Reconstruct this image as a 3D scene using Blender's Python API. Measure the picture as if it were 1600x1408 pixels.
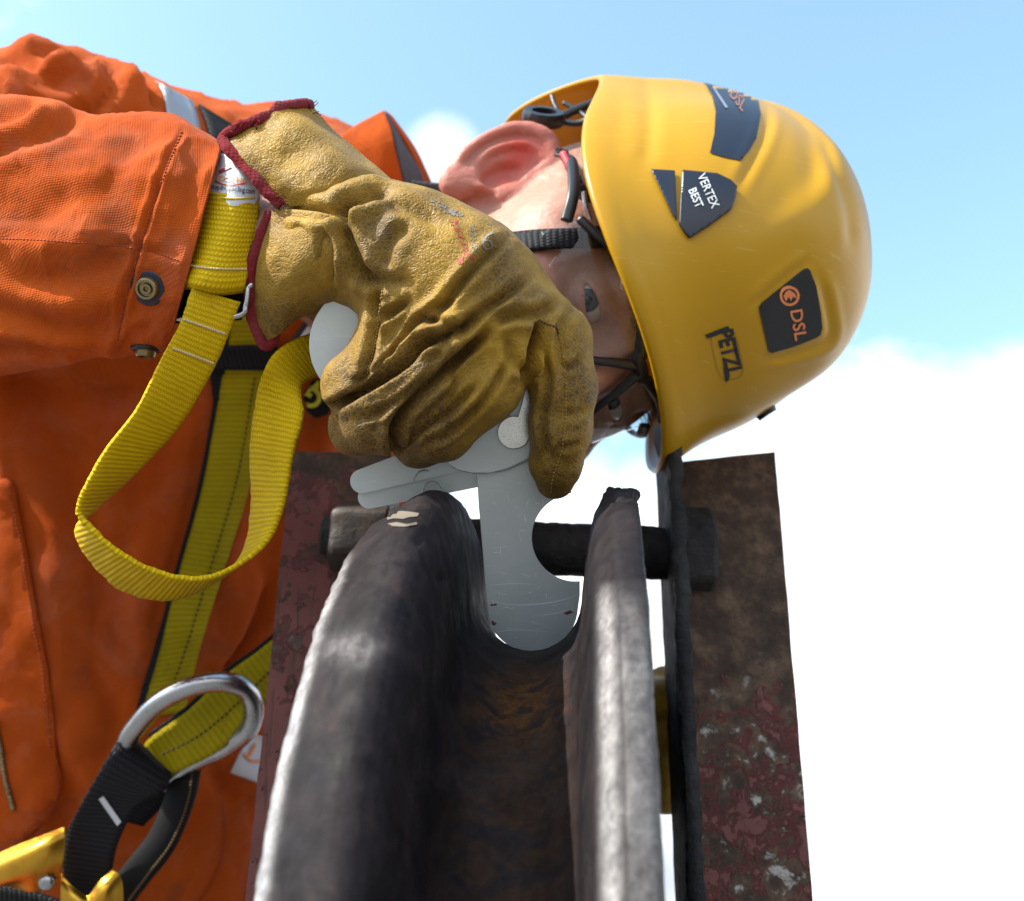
import bpy, bmesh, math, random
import numpy as np
from math import radians, sin, cos, pi
from mathutils import Vector, Matrix
from mathutils.bvhtree import BVHTree
from mathutils.geometry import delaunay_2d_cdt

for o in list(bpy.data.objects):
    bpy.data.objects.remove(o)
SC = bpy.context.scene
COL = SC.collection
random.seed(7)

# ------------------------------------------------------------------ camera
PITCH = radians(25.0)
CAM_H = 0.95
FPX = 1700.0                       # focal length in pixels of a 1600 px wide picture
cam_data = bpy.data.cameras.new('camera')
cam_data.sensor_width = 36.0
cam_data.lens = 36.0 * FPX / 1600.0
cam_data.clip_start = 0.02
cam_data.clip_end = 20000.0
cam_data.dof.use_dof = True
cam_data.dof.focus_distance = 0.465
cam_data.dof.aperture_fstop = 10.5
cam = bpy.data.objects.new('camera', cam_data)
COL.objects.link(cam)
cam.location = (0, 0, CAM_H)
cam.rotation_euler = (pi / 2 + PITCH, 0, 0)
SC.camera = cam

# ------------------------------------------------------------------ light
SUN_EL = radians(46.0)
SUN_AZ = radians(65.0)             # measured from straight behind the camera towards its left
to_sun = Vector((-sin(SUN_AZ) * cos(SUN_EL), -cos(SUN_AZ) * cos(SUN_EL), sin(SUN_EL)))
sun_data = bpy.data.lights.new('sun', 'SUN')
sun_data.energy = 3.2
sun_data.angle = radians(0.6)
sun_data.color = (1.0, 0.95, 0.87)
sun = bpy.data.objects.new('sun', sun_data)
COL.objects.link(sun)
sun.location = (-3, -3, 5)
sun.rotation_euler = to_sun.to_track_quat('Z', 'Y').to_euler()

SKY_STRENGTH = 0.15
world = bpy.data.worlds.new('World')
SC.world = world
world.use_nodes = True
SC.view_settings.view_transform = 'Standard'
SC.view_settings.look = 'None'
SC.view_settings.gamma = 1.0
SC.view_settings.use_curve_mapping = False
SC.view_settings.exposure = 1.25
SC.render.engine = 'CYCLES'
SC.cycles.max_bounces = 6
SC.cycles.transparent_max_bounces = 12


class Nodes:
    """small helper for writing node trees"""
    def __init__(self, nt):
        self.nt = nt
        nt.nodes.clear()

    def n(self, kind, **kw):
        nd = self.nt.nodes.new(kind)
        for k, v in kw.items():
            setattr(nd, k, v)
        return nd

    def put(self, sock, v):
        if v is None:
            return
        if isinstance(v, bpy.types.NodeSocket):
            self.nt.links.new(v, sock)
        else:
            if hasattr(sock, 'default_value'):
                try:
                    if isinstance(v, (tuple, list)) and len(v) == 3 and len(sock.default_value) == 4:
                        v = (*v, 1.0)
                except TypeError:
                    pass
                sock.default_value = v

    def math(self, op, a, b=None, c=None, clamp=False):
        nd = self.n('ShaderNodeMath', operation=op, use_clamp=clamp)
        self.put(nd.inputs[0], a); self.put(nd.inputs[1], b)
        if c is not None:
            self.put(nd.inputs[2], c)
        return nd.outputs[0]

    def noise(self, vec, scale, detail=4.0, rough=0.55, dist=0.0):
        nd = self.n('ShaderNodeTexNoise')
        self.put(nd.inputs['Vector'], vec); self.put(nd.inputs['Scale'], scale)
        self.put(nd.inputs['Detail'], detail); self.put(nd.inputs['Roughness'], rough)
        self.put(nd.inputs['Distortion'], dist)
        return nd.outputs['Fac']

    def voro(self, vec, scale, feature='F1', out='Distance', rnd=1.0):
        nd = self.n('ShaderNodeTexVoronoi', feature=feature)
        self.put(nd.inputs['Vector'], vec); self.put(nd.inputs['Scale'], scale)
        self.put(nd.inputs['Randomness'], rnd)
        return nd.outputs[out]

    def ramp(self, fac, stops, interp='LINEAR'):
        nd = self.n('ShaderNodeValToRGB')
        cr = nd.color_ramp
        cr.interpolation = interp
        while len(cr.elements) < len(stops):
            cr.elements.new(0.5)
        for e, (p, c) in zip(cr.elements, stops):
            e.position = p
            e.color = (*c, 1.0) if not isinstance(c, float) else (c, c, c, 1.0)
        self.put(nd.inputs[0], fac)
        return nd.outputs[0]

    def mix(self, fac, a, b, blend='MIX'):
        nd = self.n('ShaderNodeMix', data_type='RGBA', blend_type=blend)
        self.put(nd.inputs[0], fac); self.put(nd.inputs[6], a); self.put(nd.inputs[7], b)
        return nd.outputs[2]

    def bump(self, height, strength=0.5, dist=0.001, normal=None):
        nd = self.n('ShaderNodeBump')
        self.put(nd.inputs['Strength'], strength); self.put(nd.inputs['Distance'], dist)
        self.put(nd.inputs['Height'], height); self.put(nd.inputs['Normal'], normal)
        return nd.outputs[0]

    def coord(self, which='Object'):
        return self.n('ShaderNodeTexCoord').outputs[which]

    def scaled(self, vec, s):
        nd = self.n('ShaderNodeMapping')
        self.put(nd.inputs['Vector'], vec)
        nd.inputs['Scale'].default_value = s
        return nd.outputs[0]

    def attr(self, name, out='Fac'):
        nd = self.n('ShaderNodeAttribute', attribute_name=name)
        return nd.outputs[out]

    def sep(self, vec):
        nd = self.n('ShaderNodeSeparateXYZ')
        self.put(nd.inputs[0], vec)
        return nd.outputs

    def bsdf(self, **kw):
        nd = self.n('ShaderNodeBsdfPrincipled')
        names = dict(color='Base Color', rough='Roughness', metal='Metallic', normal='Normal', spec='Specular IOR Level',
                     sss='Subsurface Weight', sssr='Subsurface Radius', ssss='Subsurface Scale', coat='Coat Weight',
                     coatr='Coat Roughness', sheen='Sheen Weight', sheenr='Sheen Roughness', trans='Transmission Weight', ior='IOR', alpha='Alpha', aniso='Anisotropic')
        for k, v in kw.items():
            self.put(nd.inputs[names[k]], v)
        out = self.n('ShaderNodeOutputMaterial')
        self.nt.links.new(nd.outputs[0], out.inputs[0])
        return nd


# ---- sky: Nishita daylight with a bank of bright cumulus low down
nw = Nodes(world.node_tree)
sky = nw.n('ShaderNodeTexSky', sky_type='NISHITA')
sky.sun_disc = False
sky.sun_elevation = SUN_EL
sky.sun_rotation = math.atan2(to_sun.x, to_sun.y)
sky.altitude = 50.0
sky.air_density = 1.0
sky.dust_density = 1.2
sky.ozone_density = 0.6
dirv = nw.coord('Generated')
dx, dy, dz = nw.sep(dirv)[0:3]
el = nw.math('ARCSINE', dz)
big = nw.noise(dirv, 2.3, 3.0, 0.5)
mid = nw.noise(dirv, 7.0, 6.0, 0.6, 0.3)
edge = nw.math('ADD', nw.math('MULTIPLY', nw.math('SUBTRACT', big, 0.5), 0.22), nw.math('MULTIPLY', nw.math('SUBTRACT', mid, 0.5), 0.20))
bank = nw.math('SUBTRACT', nw.math('ADD', nw.math('ADD', edge, 0.445), nw.math('MULTIPLY', dx, 0.16)), el)
mask = nw.math('SMOOTH_MIN', 1.0, nw.math('MAXIMUM', nw.math('MULTIPLY', bank, 13.0), 0.0), 0.25, clamp=True)
wisp = nw.math('MULTIPLY', nw.ramp(nw.noise(dirv, 5.2, 6.0, 0.6, 0.2), [(0.60, 0.0), (0.78, 1.0)]), 0.55)
mask = nw.math('MAXIMUM', mask, wisp)
dd = nw.n('ShaderNodeVectorMath', operation='DOT_PRODUCT')       # one small puff above the worker's neck
nw.put(dd.inputs[0], dirv)
_x, _u = (688 - 800) / FPX, -(243 - 704) / FPX
dd.inputs[1].default_value = Vector((_x, cos(PITCH) - _u * sin(PITCH), sin(PITCH) + _u * cos(PITCH))).normalized()
puff = nw.math('SUBTRACT', nw.math('MULTIPLY', nw.math('SUBTRACT', mid, 0.5), 1.6), nw.math('MULTIPLY', nw.math('SUBTRACT', 1.0, dd.outputs['Value']), 900.0))
mask = nw.math('MAXIMUM', mask, nw.math('MULTIPLY', nw.math('ADD', puff, 0.75, clamp=True), 0.8))
shade = nw.noise(nw.scaled(dirv, (1.0, 1.0, 2.2)), 3.6, 3.5, 0.5, 0.3)
shade = nw.math('ADD', nw.math('MULTIPLY', shade, 0.9), nw.math('MULTIPLY', nw.math('MAXIMUM', el, 0.0), 0.55))
cloud = nw.ramp(shade, [(0.42, (2.2, 2.4, 2.65)), (0.60, (5.0, 5.0, 5.0))])
skycol = nw.mix(1.0, sky.outputs[0], (1.34, 1.46, 1.26), 'MULTIPLY')
mixed = nw.mix(mask, skycol, cloud)
bg = nw.n('ShaderNodeBackground')
nw.put(bg.inputs[0], mixed)
bg.inputs[1].default_value = SKY_STRENGTH
wo = nw.n('ShaderNodeOutputWorld')
nw.nt.links.new(bg.outputs[0], wo.inputs[0])

# ------------------------------------------------------------------ geometry helpers
CP, SP = cos(PITCH), sin(PITCH)
CAMLOC = np.array([0, 0, CAM_H])


def C(px, py, d):
    """a point seen at picture position (px, py), d metres in front of the lens: (right, forward, up)"""
    return np.array([(px - 800.0) / FPX * d, d, -(py - 704.0) / FPX * d])


def CL(pts):
    return np.array([C(*p) for p in pts], dtype=float)


def W(v):
    v = np.asarray(v, dtype=float)
    x, d, u = v[..., 0], v[..., 1], v[..., 2]
    return np.stack([x, d * CP - u * SP, d * SP + u * CP + CAM_H], axis=-1)


def WI(w):
    w = np.asarray(w, dtype=float)
    x, y, z = w[..., 0], w[..., 1], w[..., 2] - CAM_H
    return np.stack([x, y * CP + z * SP, -y * SP + z * CP], axis=-1)


def PX(v):
    """picture position of points given as (right, forward, up)"""
    return np.stack([800.0 + FPX * v[..., 0] / v[..., 1], 704.0 - FPX * v[..., 2] / v[..., 1]], axis=-1)


BASE = {}


def tag(o, label=None, cat=None, group=None, kind=None):
    if label: o['label'] = label
    if cat: o['category'] = cat
    if group: o['group'] = group
    if kind: o['kind'] = kind
    return o


def thing(name, base, label, cat, group=None):
    o = bpy.data.objects.new(name, None)
    o.empty_display_size = 0.02
    COL.objects.link(o)
    b = W(base)
    o.location = b
    BASE[o.name] = b
    return tag(o, label, cat, group)


def mk(name, V, F, mat, parent=None, smooth=True, base=None, uv=None, world=False, attrs=None, sharp=None):
    """one mesh object from vertices in lens coordinates (or world) and faces"""
    Wv = np.asarray(V, dtype=float) if world else W(V)
    if parent is not None:
        b = BASE[parent.name]
    else:
        b = W(base) if base is not None else Wv.mean(axis=0)
    me = bpy.data.meshes.new(name)
    fl = F.tolist() if isinstance(F, np.ndarray) else [list(map(int, f)) for f in F]
    me.from_pydata((Wv - b).tolist(), [], fl)
    if uv is not None:
        lay = me.uv_layers.new(name='UVMap')
        idx = np.empty(len(me.loops), dtype=np.int32)
        me.loops.foreach_get('vertex_index', idx)
        lay.data.foreach_set('uv', np.asarray(uv, dtype=np.float32)[idx].ravel())
    if attrs:
        for k, a in attrs.items():
            at = me.attributes.new(k, 'FLOAT', 'POINT')
            at.data.foreach_set('value', np.asarray(a, dtype=np.float32))
    bm = bmesh.new(); bm.from_mesh(me)
    bmesh.ops.recalc_face_normals(bm, faces=bm.faces[:])
    bm.to_mesh(me); bm.free()
    me.polygons.foreach_set('use_smooth', [smooth] * len(me.polygons))
    if sharp is not None:
        me.set_sharp_from_angle(angle=radians(sharp))
    me.materials.append(mat)
    o = bpy.data.objects.new(name, me)
    COL.objects.link(o)
    BASE[o.name] = b
    if parent is not None:
        o.parent = parent
    else:
        o.location = b
    return o


def world_bvh(o):
    me = o.data
    b = BASE[o.name]
    vs = [Vector(v.co) + Vector(b) for v in me.vertices]
    return BVHTree.FromPolygons(vs, [list(p.vertices) for p in me.polygons])


# ---- lattice noise
def _hash(ix, iy, iz, seed):
    h = (ix.astype(np.int64) * 374761393 + iy.astype(np.int64) * 668265263 + iz.astype(np.int64) * 2147483647 + seed * 974634211) & 0xffffffff
    h = ((h ^ (h >> 13)) * 1274126177) & 0xffffffff
    h = (h ^ (h >> 16)) & 0xffff
    return h.astype(np.float64) / 32767.5 - 1.0


def vnoise(p, scale, seed=0):
    q = np.asarray(p, dtype=float) * scale
    i = np.floor(q); f = q - i
    f = f * f * f * (f * (f * 6 - 15) + 10)
    i = i.astype(np.int64)
    r = 0
    for a in (0, 1):
        for b in (0, 1):
            for c in (0, 1):
                w = (f[..., 0] if a else 1 - f[..., 0]) * (f[..., 1] if b else 1 - f[..., 1]) * (f[..., 2] if c else 1 - f[..., 2])
                r = r + w * _hash(i[..., 0] + a, i[..., 1] + b, i[..., 2] + c, seed)
    return r


def ridge(p, scale, seed=0, power=5.0):
    return (1 - np.abs(vnoise(p, scale, seed))) ** power


def fbm(p, scale, octaves=3, seed=0, gain=0.5):
    r = 0; a = 1.0
    for k in range(octaves):
        r = r + a * vnoise(p, scale * 2.03 ** k, seed + k * 17)
        a *= gain
    return r


# ---- splines, lofts, ribbons, tubes
def spline(pts, n, closed=False):
    """Catmull-Rom through the rows of pts, n samples"""
    P = np.asarray(pts, dtype=float)
    m = len(P)
    if closed:
        t = np.linspace(0, m, n, endpoint=False)
    else:
        t = np.linspace(0, m - 1, n)
    i = np.floor(t).astype(int)
    if not closed:
        i = np.minimum(i, m - 2)
    f = (t - i).reshape([-1] + [1] * (P.ndim - 1))
    if closed:
        g = lambda k: P[(i + k) % m]
        p0, p1, p2, p3 = g(-1), g(0), g(1), g(2)
    else:
        ext = np.concatenate([2 * P[:1] - P[1:2], P, 2 * P[-1:] - P[-2:-1]], axis=0)
        p0, p1, p2, p3 = ext[i], ext[i + 1], ext[i + 2], ext[i + 3]
    return 0.5 * (2 * p1 + (p2 - p0) * f + (2 * p0 - 5 * p1 + 4 * p2 - p3) * f ** 2 + (3 * p1 - p0 - 3 * p2 + p3) * f ** 3)


def grid_faces(nu, nv, cu=False, cv=False):
    iu = np.arange(nu if cu else nu - 1); iv = np.arange(nv if cv else nv - 1)
    a, b = np.meshgrid(iu, iv, indexing='ij')
    a = a.ravel(); b = b.ravel()
    a1 = (a + 1) % nu; b1 = (b + 1) % nv
    return np.stack([a * nv + b, a1 * nv + b, a1 * nv + b1, a * nv + b1], axis=1)


def normals_of(V, F):
    t = V[F[:, 2]] - V[F[:, 0]]; s = V[F[:, 3]] - V[F[:, 1]] if F.shape[1] == 4 else V[F[:, 1]] - V[F[:, 0]]
    fn = np.cross(t, s)
    N = np.zeros_like(V)
    for k in range(F.shape[1]):
        np.add.at(N, F[:, k], fn)
    N /= np.linalg.norm(N, axis=1, keepdims=True) + 1e-12
    return N


def slab(G, th):
    """closed sheet of thickness th from a grid of points G[nu, nv, 3]; returns V, F, uv"""
    nu, nv = G.shape[:2]
    V = G.reshape(-1, 3)
    F = grid_faces(nu, nv)
    N = normals_of(V, F)
    V2 = np.concatenate([V + N * th / 2, V - N * th / 2])
    n = nu * nv
    F2 = [F, F[:, ::-1] + n]
    def idx(u, v): return u * nv + v
    ring = [idx(0, v) for v in range(nv)] + [idx(u, nv - 1) for u in range(1, nu)] + [idx(nu - 1, v) for v in range(nv - 2, -1, -1)] + [idx(u, 0) for u in range(nu - 2, 0, -1)]
    ring = np.array(ring)
    r2 = np.roll(ring, -1)
    F2.append(np.stack([ring, r2, r2 + n, ring + n], axis=1))
    lu = np.concatenate([[0], np.cumsum(np.linalg.norm(np.diff(G[:, nv // 2], axis=0), axis=1))])
    lv = np.concatenate([[0], np.cumsum(np.linalg.norm(np.diff(G[nu // 2], axis=0), axis=1))])
    uu, vv = np.meshgrid(lu, lv, indexing='ij')
    uv = np.stack([uu.ravel(), vv.ravel()], axis=1)
    return V2, np.concatenate(F2), np.concatenate([uv, uv])


def patch(ctrl, nu, nv, th):
    """smooth sheet through a grid of control points (px, py, d)"""
    P = np.array([[C(*p) for p in row] for row in ctrl])
    A = spline(P, nu)
    B = spline(np.swapaxes(A, 0, 1), nv)
    return slab(np.swapaxes(B, 0, 1), th)


def ribbon(ea, eb, n, th, nv=7, bow=0.0):
    """webbing between two edge splines (control points in lens coordinates)"""
    A = spline(ea, n); B = spline(eb, n)
    s = np.linspace(0, 1, nv)
    G = A[:, None] * (1 - s[None, :, None]) + B[:, None] * s[None, :, None]
    return slab(G, th)


def tube(path, r, n=60, m=12, closed=False, flat=1.0, resample=True, cap=True):
    P = spline(path, n, closed) if resample else np.asarray(path, float)
    n = len(P)
    rr = np.broadcast_to(np.asarray(r, float), (n,)) if np.ndim(r) == 0 or len(np.atleast_1d(r)) == n else np.interp(np.linspace(0, 1, n), np.linspace(0, 1, len(r)), r)
    T = np.roll(P, -1, 0) - np.roll(P, 1, 0) if closed else np.gradient(P, axis=0)
    T /= np.linalg.norm(T, axis=1, keepdims=True) + 1e-12
    ref = np.array([0, -1.0, 0])
    Nn = []
    v = ref - T[0] * ref.dot(T[0])
    if np.linalg.norm(v) < 0.1:
        v = np.array([0, 0, 1.0]) - T[0] * T[0][2]
    v /= np.linalg.norm(v)
    for t in T:
        v = v - t * v.dot(t); v /= np.linalg.norm(v) + 1e-12
        Nn.append(v)
    Nn = np.array(Nn); Bn = np.cross(T, Nn)
    a = np.linspace(0, 2 * pi, m, endpoint=False)
    V = P[:, None] + rr[:, None, None] * (np.cos(a)[None, :, None] * Nn[:, None] * flat + np.sin(a)[None, :, None] * Bn[:, None])
    V = V.reshape(-1, 3)
    F = grid_faces(n, m, closed, True).tolist()
    if not closed and cap:
        F.append(list(range(m))[::-1]); F.append([(n - 1) * m + k for k in range(m)])
    return V, F


def box_pts(o, ax, ay, az):
    """box from a corner and three edge vectors"""
    o, ax, ay, az = map(lambda q: np.asarray(q, float), (o, ax, ay, az))
    V = np.array([o + i * ax + j * ay + k * az for k in (0, 1) for j in (0, 1) for i in (0, 1)])
    F = [(0, 2, 3, 1), (4, 5, 7, 6), (0, 1, 5, 4), (2, 6, 7, 3), (0, 4, 6, 2), (1, 3, 7, 5)]
    return V, F


def join(parts):
    Vs, Fs, off = [], [], 0
    for V, F in parts:
        Vs.append(np.asarray(V)); Fs += [[int(i) + off for i in f] for f in F]
        off += len(V)
    return np.concatenate(Vs), Fs


def bevel(o, w, seg=2, angle=40):
    m = o.modifiers.new('bevel', 'BEVEL')
    m.width = w; m.segments = seg; m.limit_method = 'ANGLE'; m.angle_limit = radians(angle)
    return o


def plate(poly, d, th, holes=(), tilt=None):
    """flat sheet cut to an outline given in picture positions, d from the lens and th thick"""
    pts = [Vector(p) for p in poly]
    n = len(pts)
    dep = (lambda p: d) if tilt is None else (lambda p: d + tilt[0] * (p[0] - tilt[2]) + tilt[1] * (p[1] - tilt[3]))
    vs, es, fs, *_ = delaunay_2d_cdt(pts, [(i, (i + 1) % n) for i in range(n)], [list(range(n))], 1, 1e-4)
    V = np.array([C(v[0], v[1], dep(v)) for v in vs])
    V2 = np.array([C(v[0], v[1], dep(v)) + np.array([0, th, 0]) for v in vs])
    m = len(V)
    F = [list(f) for f in fs] + [[i + m for i in f][::-1] for f in fs]
    cnt = {}
    for f in fs:
        for a, b in zip(f, list(f[1:]) + [f[0]]):
            cnt[(a, b)] = 1
    for (a, b) in cnt:
        if (b, a) not in cnt:
            F.append([a, b, b + m, a + m])
    return np.concatenate([V, V2]), F


def arc(cx, cy, r, a0, a1, n):
    return [(cx + r * cos(radians(a)), cy + r * sin(radians(a))) for a in np.linspace(a0, a1, n)]


# ---- implicit surfaces
def cap_sd(p, a, b, ra, rb):
    a = np.asarray(a, float); b = np.asarray(b, float)
    ab = b - a
    t = np.clip(((p - a) @ ab) / (ab @ ab), 0, 1)
    q = p - a - t[:, None] * ab
    return np.sqrt((q * q).sum(1)) - (ra + (rb - ra) * t)


def ell_sd(p, c, r, R=None):
    q = p - np.asarray(c, float)
    if R is not None:
        q = q @ np.asarray(R).T
    r = np.asarray(r, float)
    k0 = np.sqrt(((q / r) ** 2).sum(1)); k1 = np.sqrt(((q / (r * r)) ** 2).sum(1)) + 1e-9
    return k0 * (k0 - 1.0) / k1


def smin(a, b, k):
    h = np.maximum(k - np.abs(a - b), 0) / k
    return np.minimum(a, b) - h * h * k * 0.25


def smax(a, b, k):
    return -smin(-a, -b, k)


def surface(f, lo, hi, h, iters=2):
    """mesh of the zero set of f by surface nets; f takes an (n, 3) array"""
    lo = np.asarray(lo, float); hi = np.asarray(hi, float)
    B = 8
    nb = np.ceil((hi - lo) / (h * B)).astype(int)
    n = nb * B
    G = np.empty(tuple(n), dtype=np.float32)
    bc = np.stack(np.meshgrid(*[np.arange(k) for k in nb], indexing='ij'), -1).reshape(-1, 3)
    cen = lo + (bc * B + (B - 1) / 2) * h
    fc = f(cen)
    act = np.abs(fc) < h * B * 0.87 * 1.25 + h
    G5 = G.reshape(nb[0], B, nb[1], B, nb[2], B)
    for (i, j, k), v in zip(bc[~act], fc[~act]):
        G5[i, :, j, :, k, :] = v
    loc = np.stack(np.meshgrid(*[np.arange(B)] * 3, indexing='ij'), -1).reshape(-1, 3)
    ab = bc[act]
    for s in range(0, len(ab), 400):
        blk = ab[s:s + 400]
        pts = lo + (blk[:, None] * B + loc[None]).reshape(-1, 3) * h
        v = f(pts).astype(np.float32).reshape(len(blk), B, B, B)
        for q, (i, j, k) in enumerate(blk):
            G5[i, :, j, :, k, :] = v[q]
    ins = G < 0
    c = np.zeros(tuple(n - 1), dtype=np.int8)
    for a in (0, 1):
        for b in (0, 1):
            for e in (0, 1):
                c += ins[a:n[0] - 1 + a, b:n[1] - 1 + b, e:n[2] - 1 + e]
    cells = np.argwhere((c > 0) & (c < 8))
    idx = np.full(tuple(n - 1), -1, dtype=np.int64)
    idx[tuple(cells.T)] = np.arange(len(cells))
    acc = np.zeros((len(cells), 3)); cnt = np.zeros(len(cells))
    corners = [(a, b, e) for a in (0, 1) for b in (0, 1) for e in (0, 1)]
    for u in corners:
        for ax in range(3):
            if u[ax] == 0:
                w = list(u); w[ax] = 1
                ga = G[tuple((cells + u).T)].astype(float); gb = G[tuple((cells + w).T)].astype(float)
                m = (ga < 0) != (gb < 0)
                t = np.where(m, ga / (ga - gb + 1e-20), 0)
                p = np.tile(np.array(u, float), (len(cells), 1)); p[:, ax] += t
                acc[m] += p[m]; cnt[m] += 1
    V = lo + (cells + acc / cnt[:, None]) * h
    Fs = []
    for ax in range(3):
        sl0 = [slice(1, n[k] - 1) for k in range(3)]; sl1 = list(sl0)
        sl0[ax] = slice(0, n[ax] - 1); sl1[ax] = slice(1, n[ax])
        e = np.argwhere(ins[tuple(sl0)] != ins[tuple(sl1)])
        if len(e) == 0:
            continue
        off = np.array([1, 1, 1]); off[ax] = 0
        e = e + off
        flip = ins[tuple(e.T)]
        b, g = (ax + 1) % 3, (ax + 2) % 3
        q = []
        for (sb, sg) in ((-1, -1), (0, -1), (0, 0), (-1, 0)):
            cc = e.copy(); cc[:, b] += sb; cc[:, g] += sg
            q.append(idx[tuple(cc.T)])
        q = np.stack(q, 1)
        q[~flip] = q[~flip][:, ::-1]
        Fs.append(q)
    F = np.concatenate(Fs)
    F = F[(F >= 0).all(1)]
    for _ in range(iters):
        N, d0 = grad(f, V, h * 0.5)
        V = V - N * np.clip(d0, -h, h)[:, None]
    return V, F


def grad(f, V, e):
    d0 = f(V)
    g = np.stack([f(V + np.eye(3)[k] * e) - f(V - np.eye(3)[k] * e) for k in range(3)], 1)
    gl = np.linalg.norm(g, axis=1, keepdims=True) + 1e-12
    return g / gl, d0 / np.maximum(gl[:, 0] / (2 * e), 0.3)


def polydist(P, line):
    """distance of 2-D points to a polyline, and position 0..1 along it"""
    L = np.asarray(line, float)
    best = np.full(len(P), 1e9); tt = np.zeros(len(P))
    m = len(L) - 1
    for k in range(m):
        a, b = L[k], L[k + 1]
        ab = b - a
        t = np.clip(((P - a) @ ab) / (ab @ ab), 0, 1)
        q = P - a - t[:, None] * ab
        dd = np.sqrt((q * q).sum(1))
        w = dd < best
        best[w] = dd[w]; tt[w] = (k + t[w]) / m
    return best, tt


def crease(V, N, lines, facing=True, depth=False):
    """press folds into a cloth or leather surface: (line in picture positions, depth m, half-width px, swell m)"""
    P = PX(V)
    view = V / np.linalg.norm(V, axis=1, keepdims=True)
    w = np.clip(-(N * view).sum(1) * 3.0, 0, 1) if facing else 1.0
    D = np.zeros(len(V))
    for line, dep, wid, swell in lines:
        L = np.asarray(line, float)
        if len(L) > 2:
            L = spline(L, len(L) * 5)
        lo = L.min(0) - wid * 5; hi = L.max(0) + wid * 5
        s = np.where((P[:, 0] > lo[0]) & (P[:, 0] < hi[0]) & (P[:, 1] > lo[1]) & (P[:, 1] < hi[1]))[0]
        if len(s) == 0:
            continue
        dist, t = polydist(P[s], L)
        fade = np.clip(np.minimum(t, 1 - t) * 6 + 0.15, 0, 1)
        D[s] += fade * (-dep * np.exp(-(dist / wid) ** 2) + swell * np.exp(-((dist - 2.2 * wid) / (1.3 * wid)) ** 2))
    if depth:
        return V + N * (D * w)[:, None], D * w
    return V + N * (D * w)[:, None]


NEAR = {}


# ---- print and small marks laid on a surface that faces the lens
def project(bvh, pts2, off, fallback=None):
    """points where picture positions meet a built surface, lifted by off along its normal (world coordinates)"""
    out = []
    for p in pts2:
        t = W(C(p[0], p[1], 1.0)); d = Vector(t - CAMLOC).normalized()
        hit, nrm, _, _ = bvh.ray_cast(Vector(CAMLOC), d)
        if hit is None and NEAR.get(id(bvh)):
            hit, nrm, _, dist = bvh.find_nearest(Vector(W(C(p[0], p[1], NEAR[id(bvh)]))))
            if dist > .02:
                hit = None
            else:
                out.append(np.array(hit + nrm * off)); continue
        if hit is None:
            out.append(None); continue
        if nrm.dot(d) > 0:
            nrm = -nrm
        out.append(np.array(hit + nrm * off))
    return out


def decal(name, bvh, poly, off, mat, parent, step=8.0, th=0.0):
    pts = [Vector(p) for p in poly]; n = len(pts)
    P = np.array(poly, float)
    allp = list(pts)
    # denser outline
    dense = []
    for i in range(n):
        a, b = P[i], P[(i + 1) % n]
        k = max(1, int(np.linalg.norm(b - a) / step))
        dense += [Vector(a + (b - a) * j / k) for j in range(k)]
    n = len(dense)
    lo, hi = P.min(0), P.max(0)
    inner = [Vector((x, y)) for x in np.arange(lo[0], hi[0], step) for y in np.arange(lo[1], hi[1], step)]
    vs, es, fs, *_ = delaunay_2d_cdt(dense + inner, [(i, (i + 1) % n) for i in range(n)], [list(range(n))], 1, 1e-4)
    return drape(name, bvh, [tuple(v) for v in vs], [list(f) for f in fs], off, mat, parent)


def drape(name, bvh, v2, fs, off, mat, parent):
    q = project(bvh, v2, off)
    keep = [f for f in fs if all(q[i] is not None for i in f)]
    used = sorted({i for f in keep for i in f})
    re = {i: k for k, i in enumerate(used)}
    if not used:
        print('NOTHING TO DRAPE ON', name)
        return None
    return mk(name, np.array([q[i] for i in used]), [[re[i] for i in f] for f in keep], mat, parent, world=True)


def text_mesh(txt, sub=1, bold=0.0, shear=0.0, space=1.0):
    cu = bpy.data.curves.new('lettering', 'FONT')
    cu.body = txt; cu.align_x = 'CENTER'; cu.align_y = 'CENTER'; cu.size = 1.0
    cu.offset = bold; cu.shear = shear; cu.space_character = space
    cu.resolution_u = 3
    o = bpy.data.objects.new('lettering', cu)
    COL.objects.link(o)
    bpy.context.view_layer.update()
    me = bpy.data.meshes.new_from_object(o.evaluated_get(bpy.context.evaluated_depsgraph_get()))
    bm = bmesh.new(); bm.from_mesh(me)
    bmesh.ops.triangulate(bm, faces=bm.faces[:])
    if sub:
        bmesh.ops.subdivide_edges(bm, edges=bm.edges[:], cuts=sub, use_grid_fill=True)
    v = np.array([(q.co.x, q.co.y) for q in bm.verts]); f = [[q.index for q in p.verts] for p in bm.faces]
    bm.free()
    bpy.data.objects.remove(o); bpy.data.curves.remove(cu); bpy.data.meshes.remove(me)
    c = (v.min(0) + v.max(0)) / 2
    return v - c, f


def lettering(name, bvh, txt, cx, cy, sx, sy, ang, off, mat, parent, **kw):
    """words laid on a surface; sx, sy scale in px, ang turns the reading direction clockwise in degrees"""
    v, f = text_mesh(txt, **kw)
    a = radians(ang)
    X = v[:, 0] * sx; Y = -v[:, 1] * sy
    v2 = np.stack([cx + X * cos(a) - Y * sin(a), cy + X * sin(a) + Y * cos(a)], 1)
    return drape(name, bvh, v2.tolist(), f, off, mat, parent)


def new_mat(name):
    m = bpy.data.materials.new(name)
    m.use_nodes = True
    return m, Nodes(m.node_tree)


def plain(name, color, rough=0.5, metal=0.0, spec=0.5, **kw):
    m, n = new_mat(name)
    n.bsdf(color=color, rough=rough, metal=metal, spec=spec, **kw)
    return m
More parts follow.
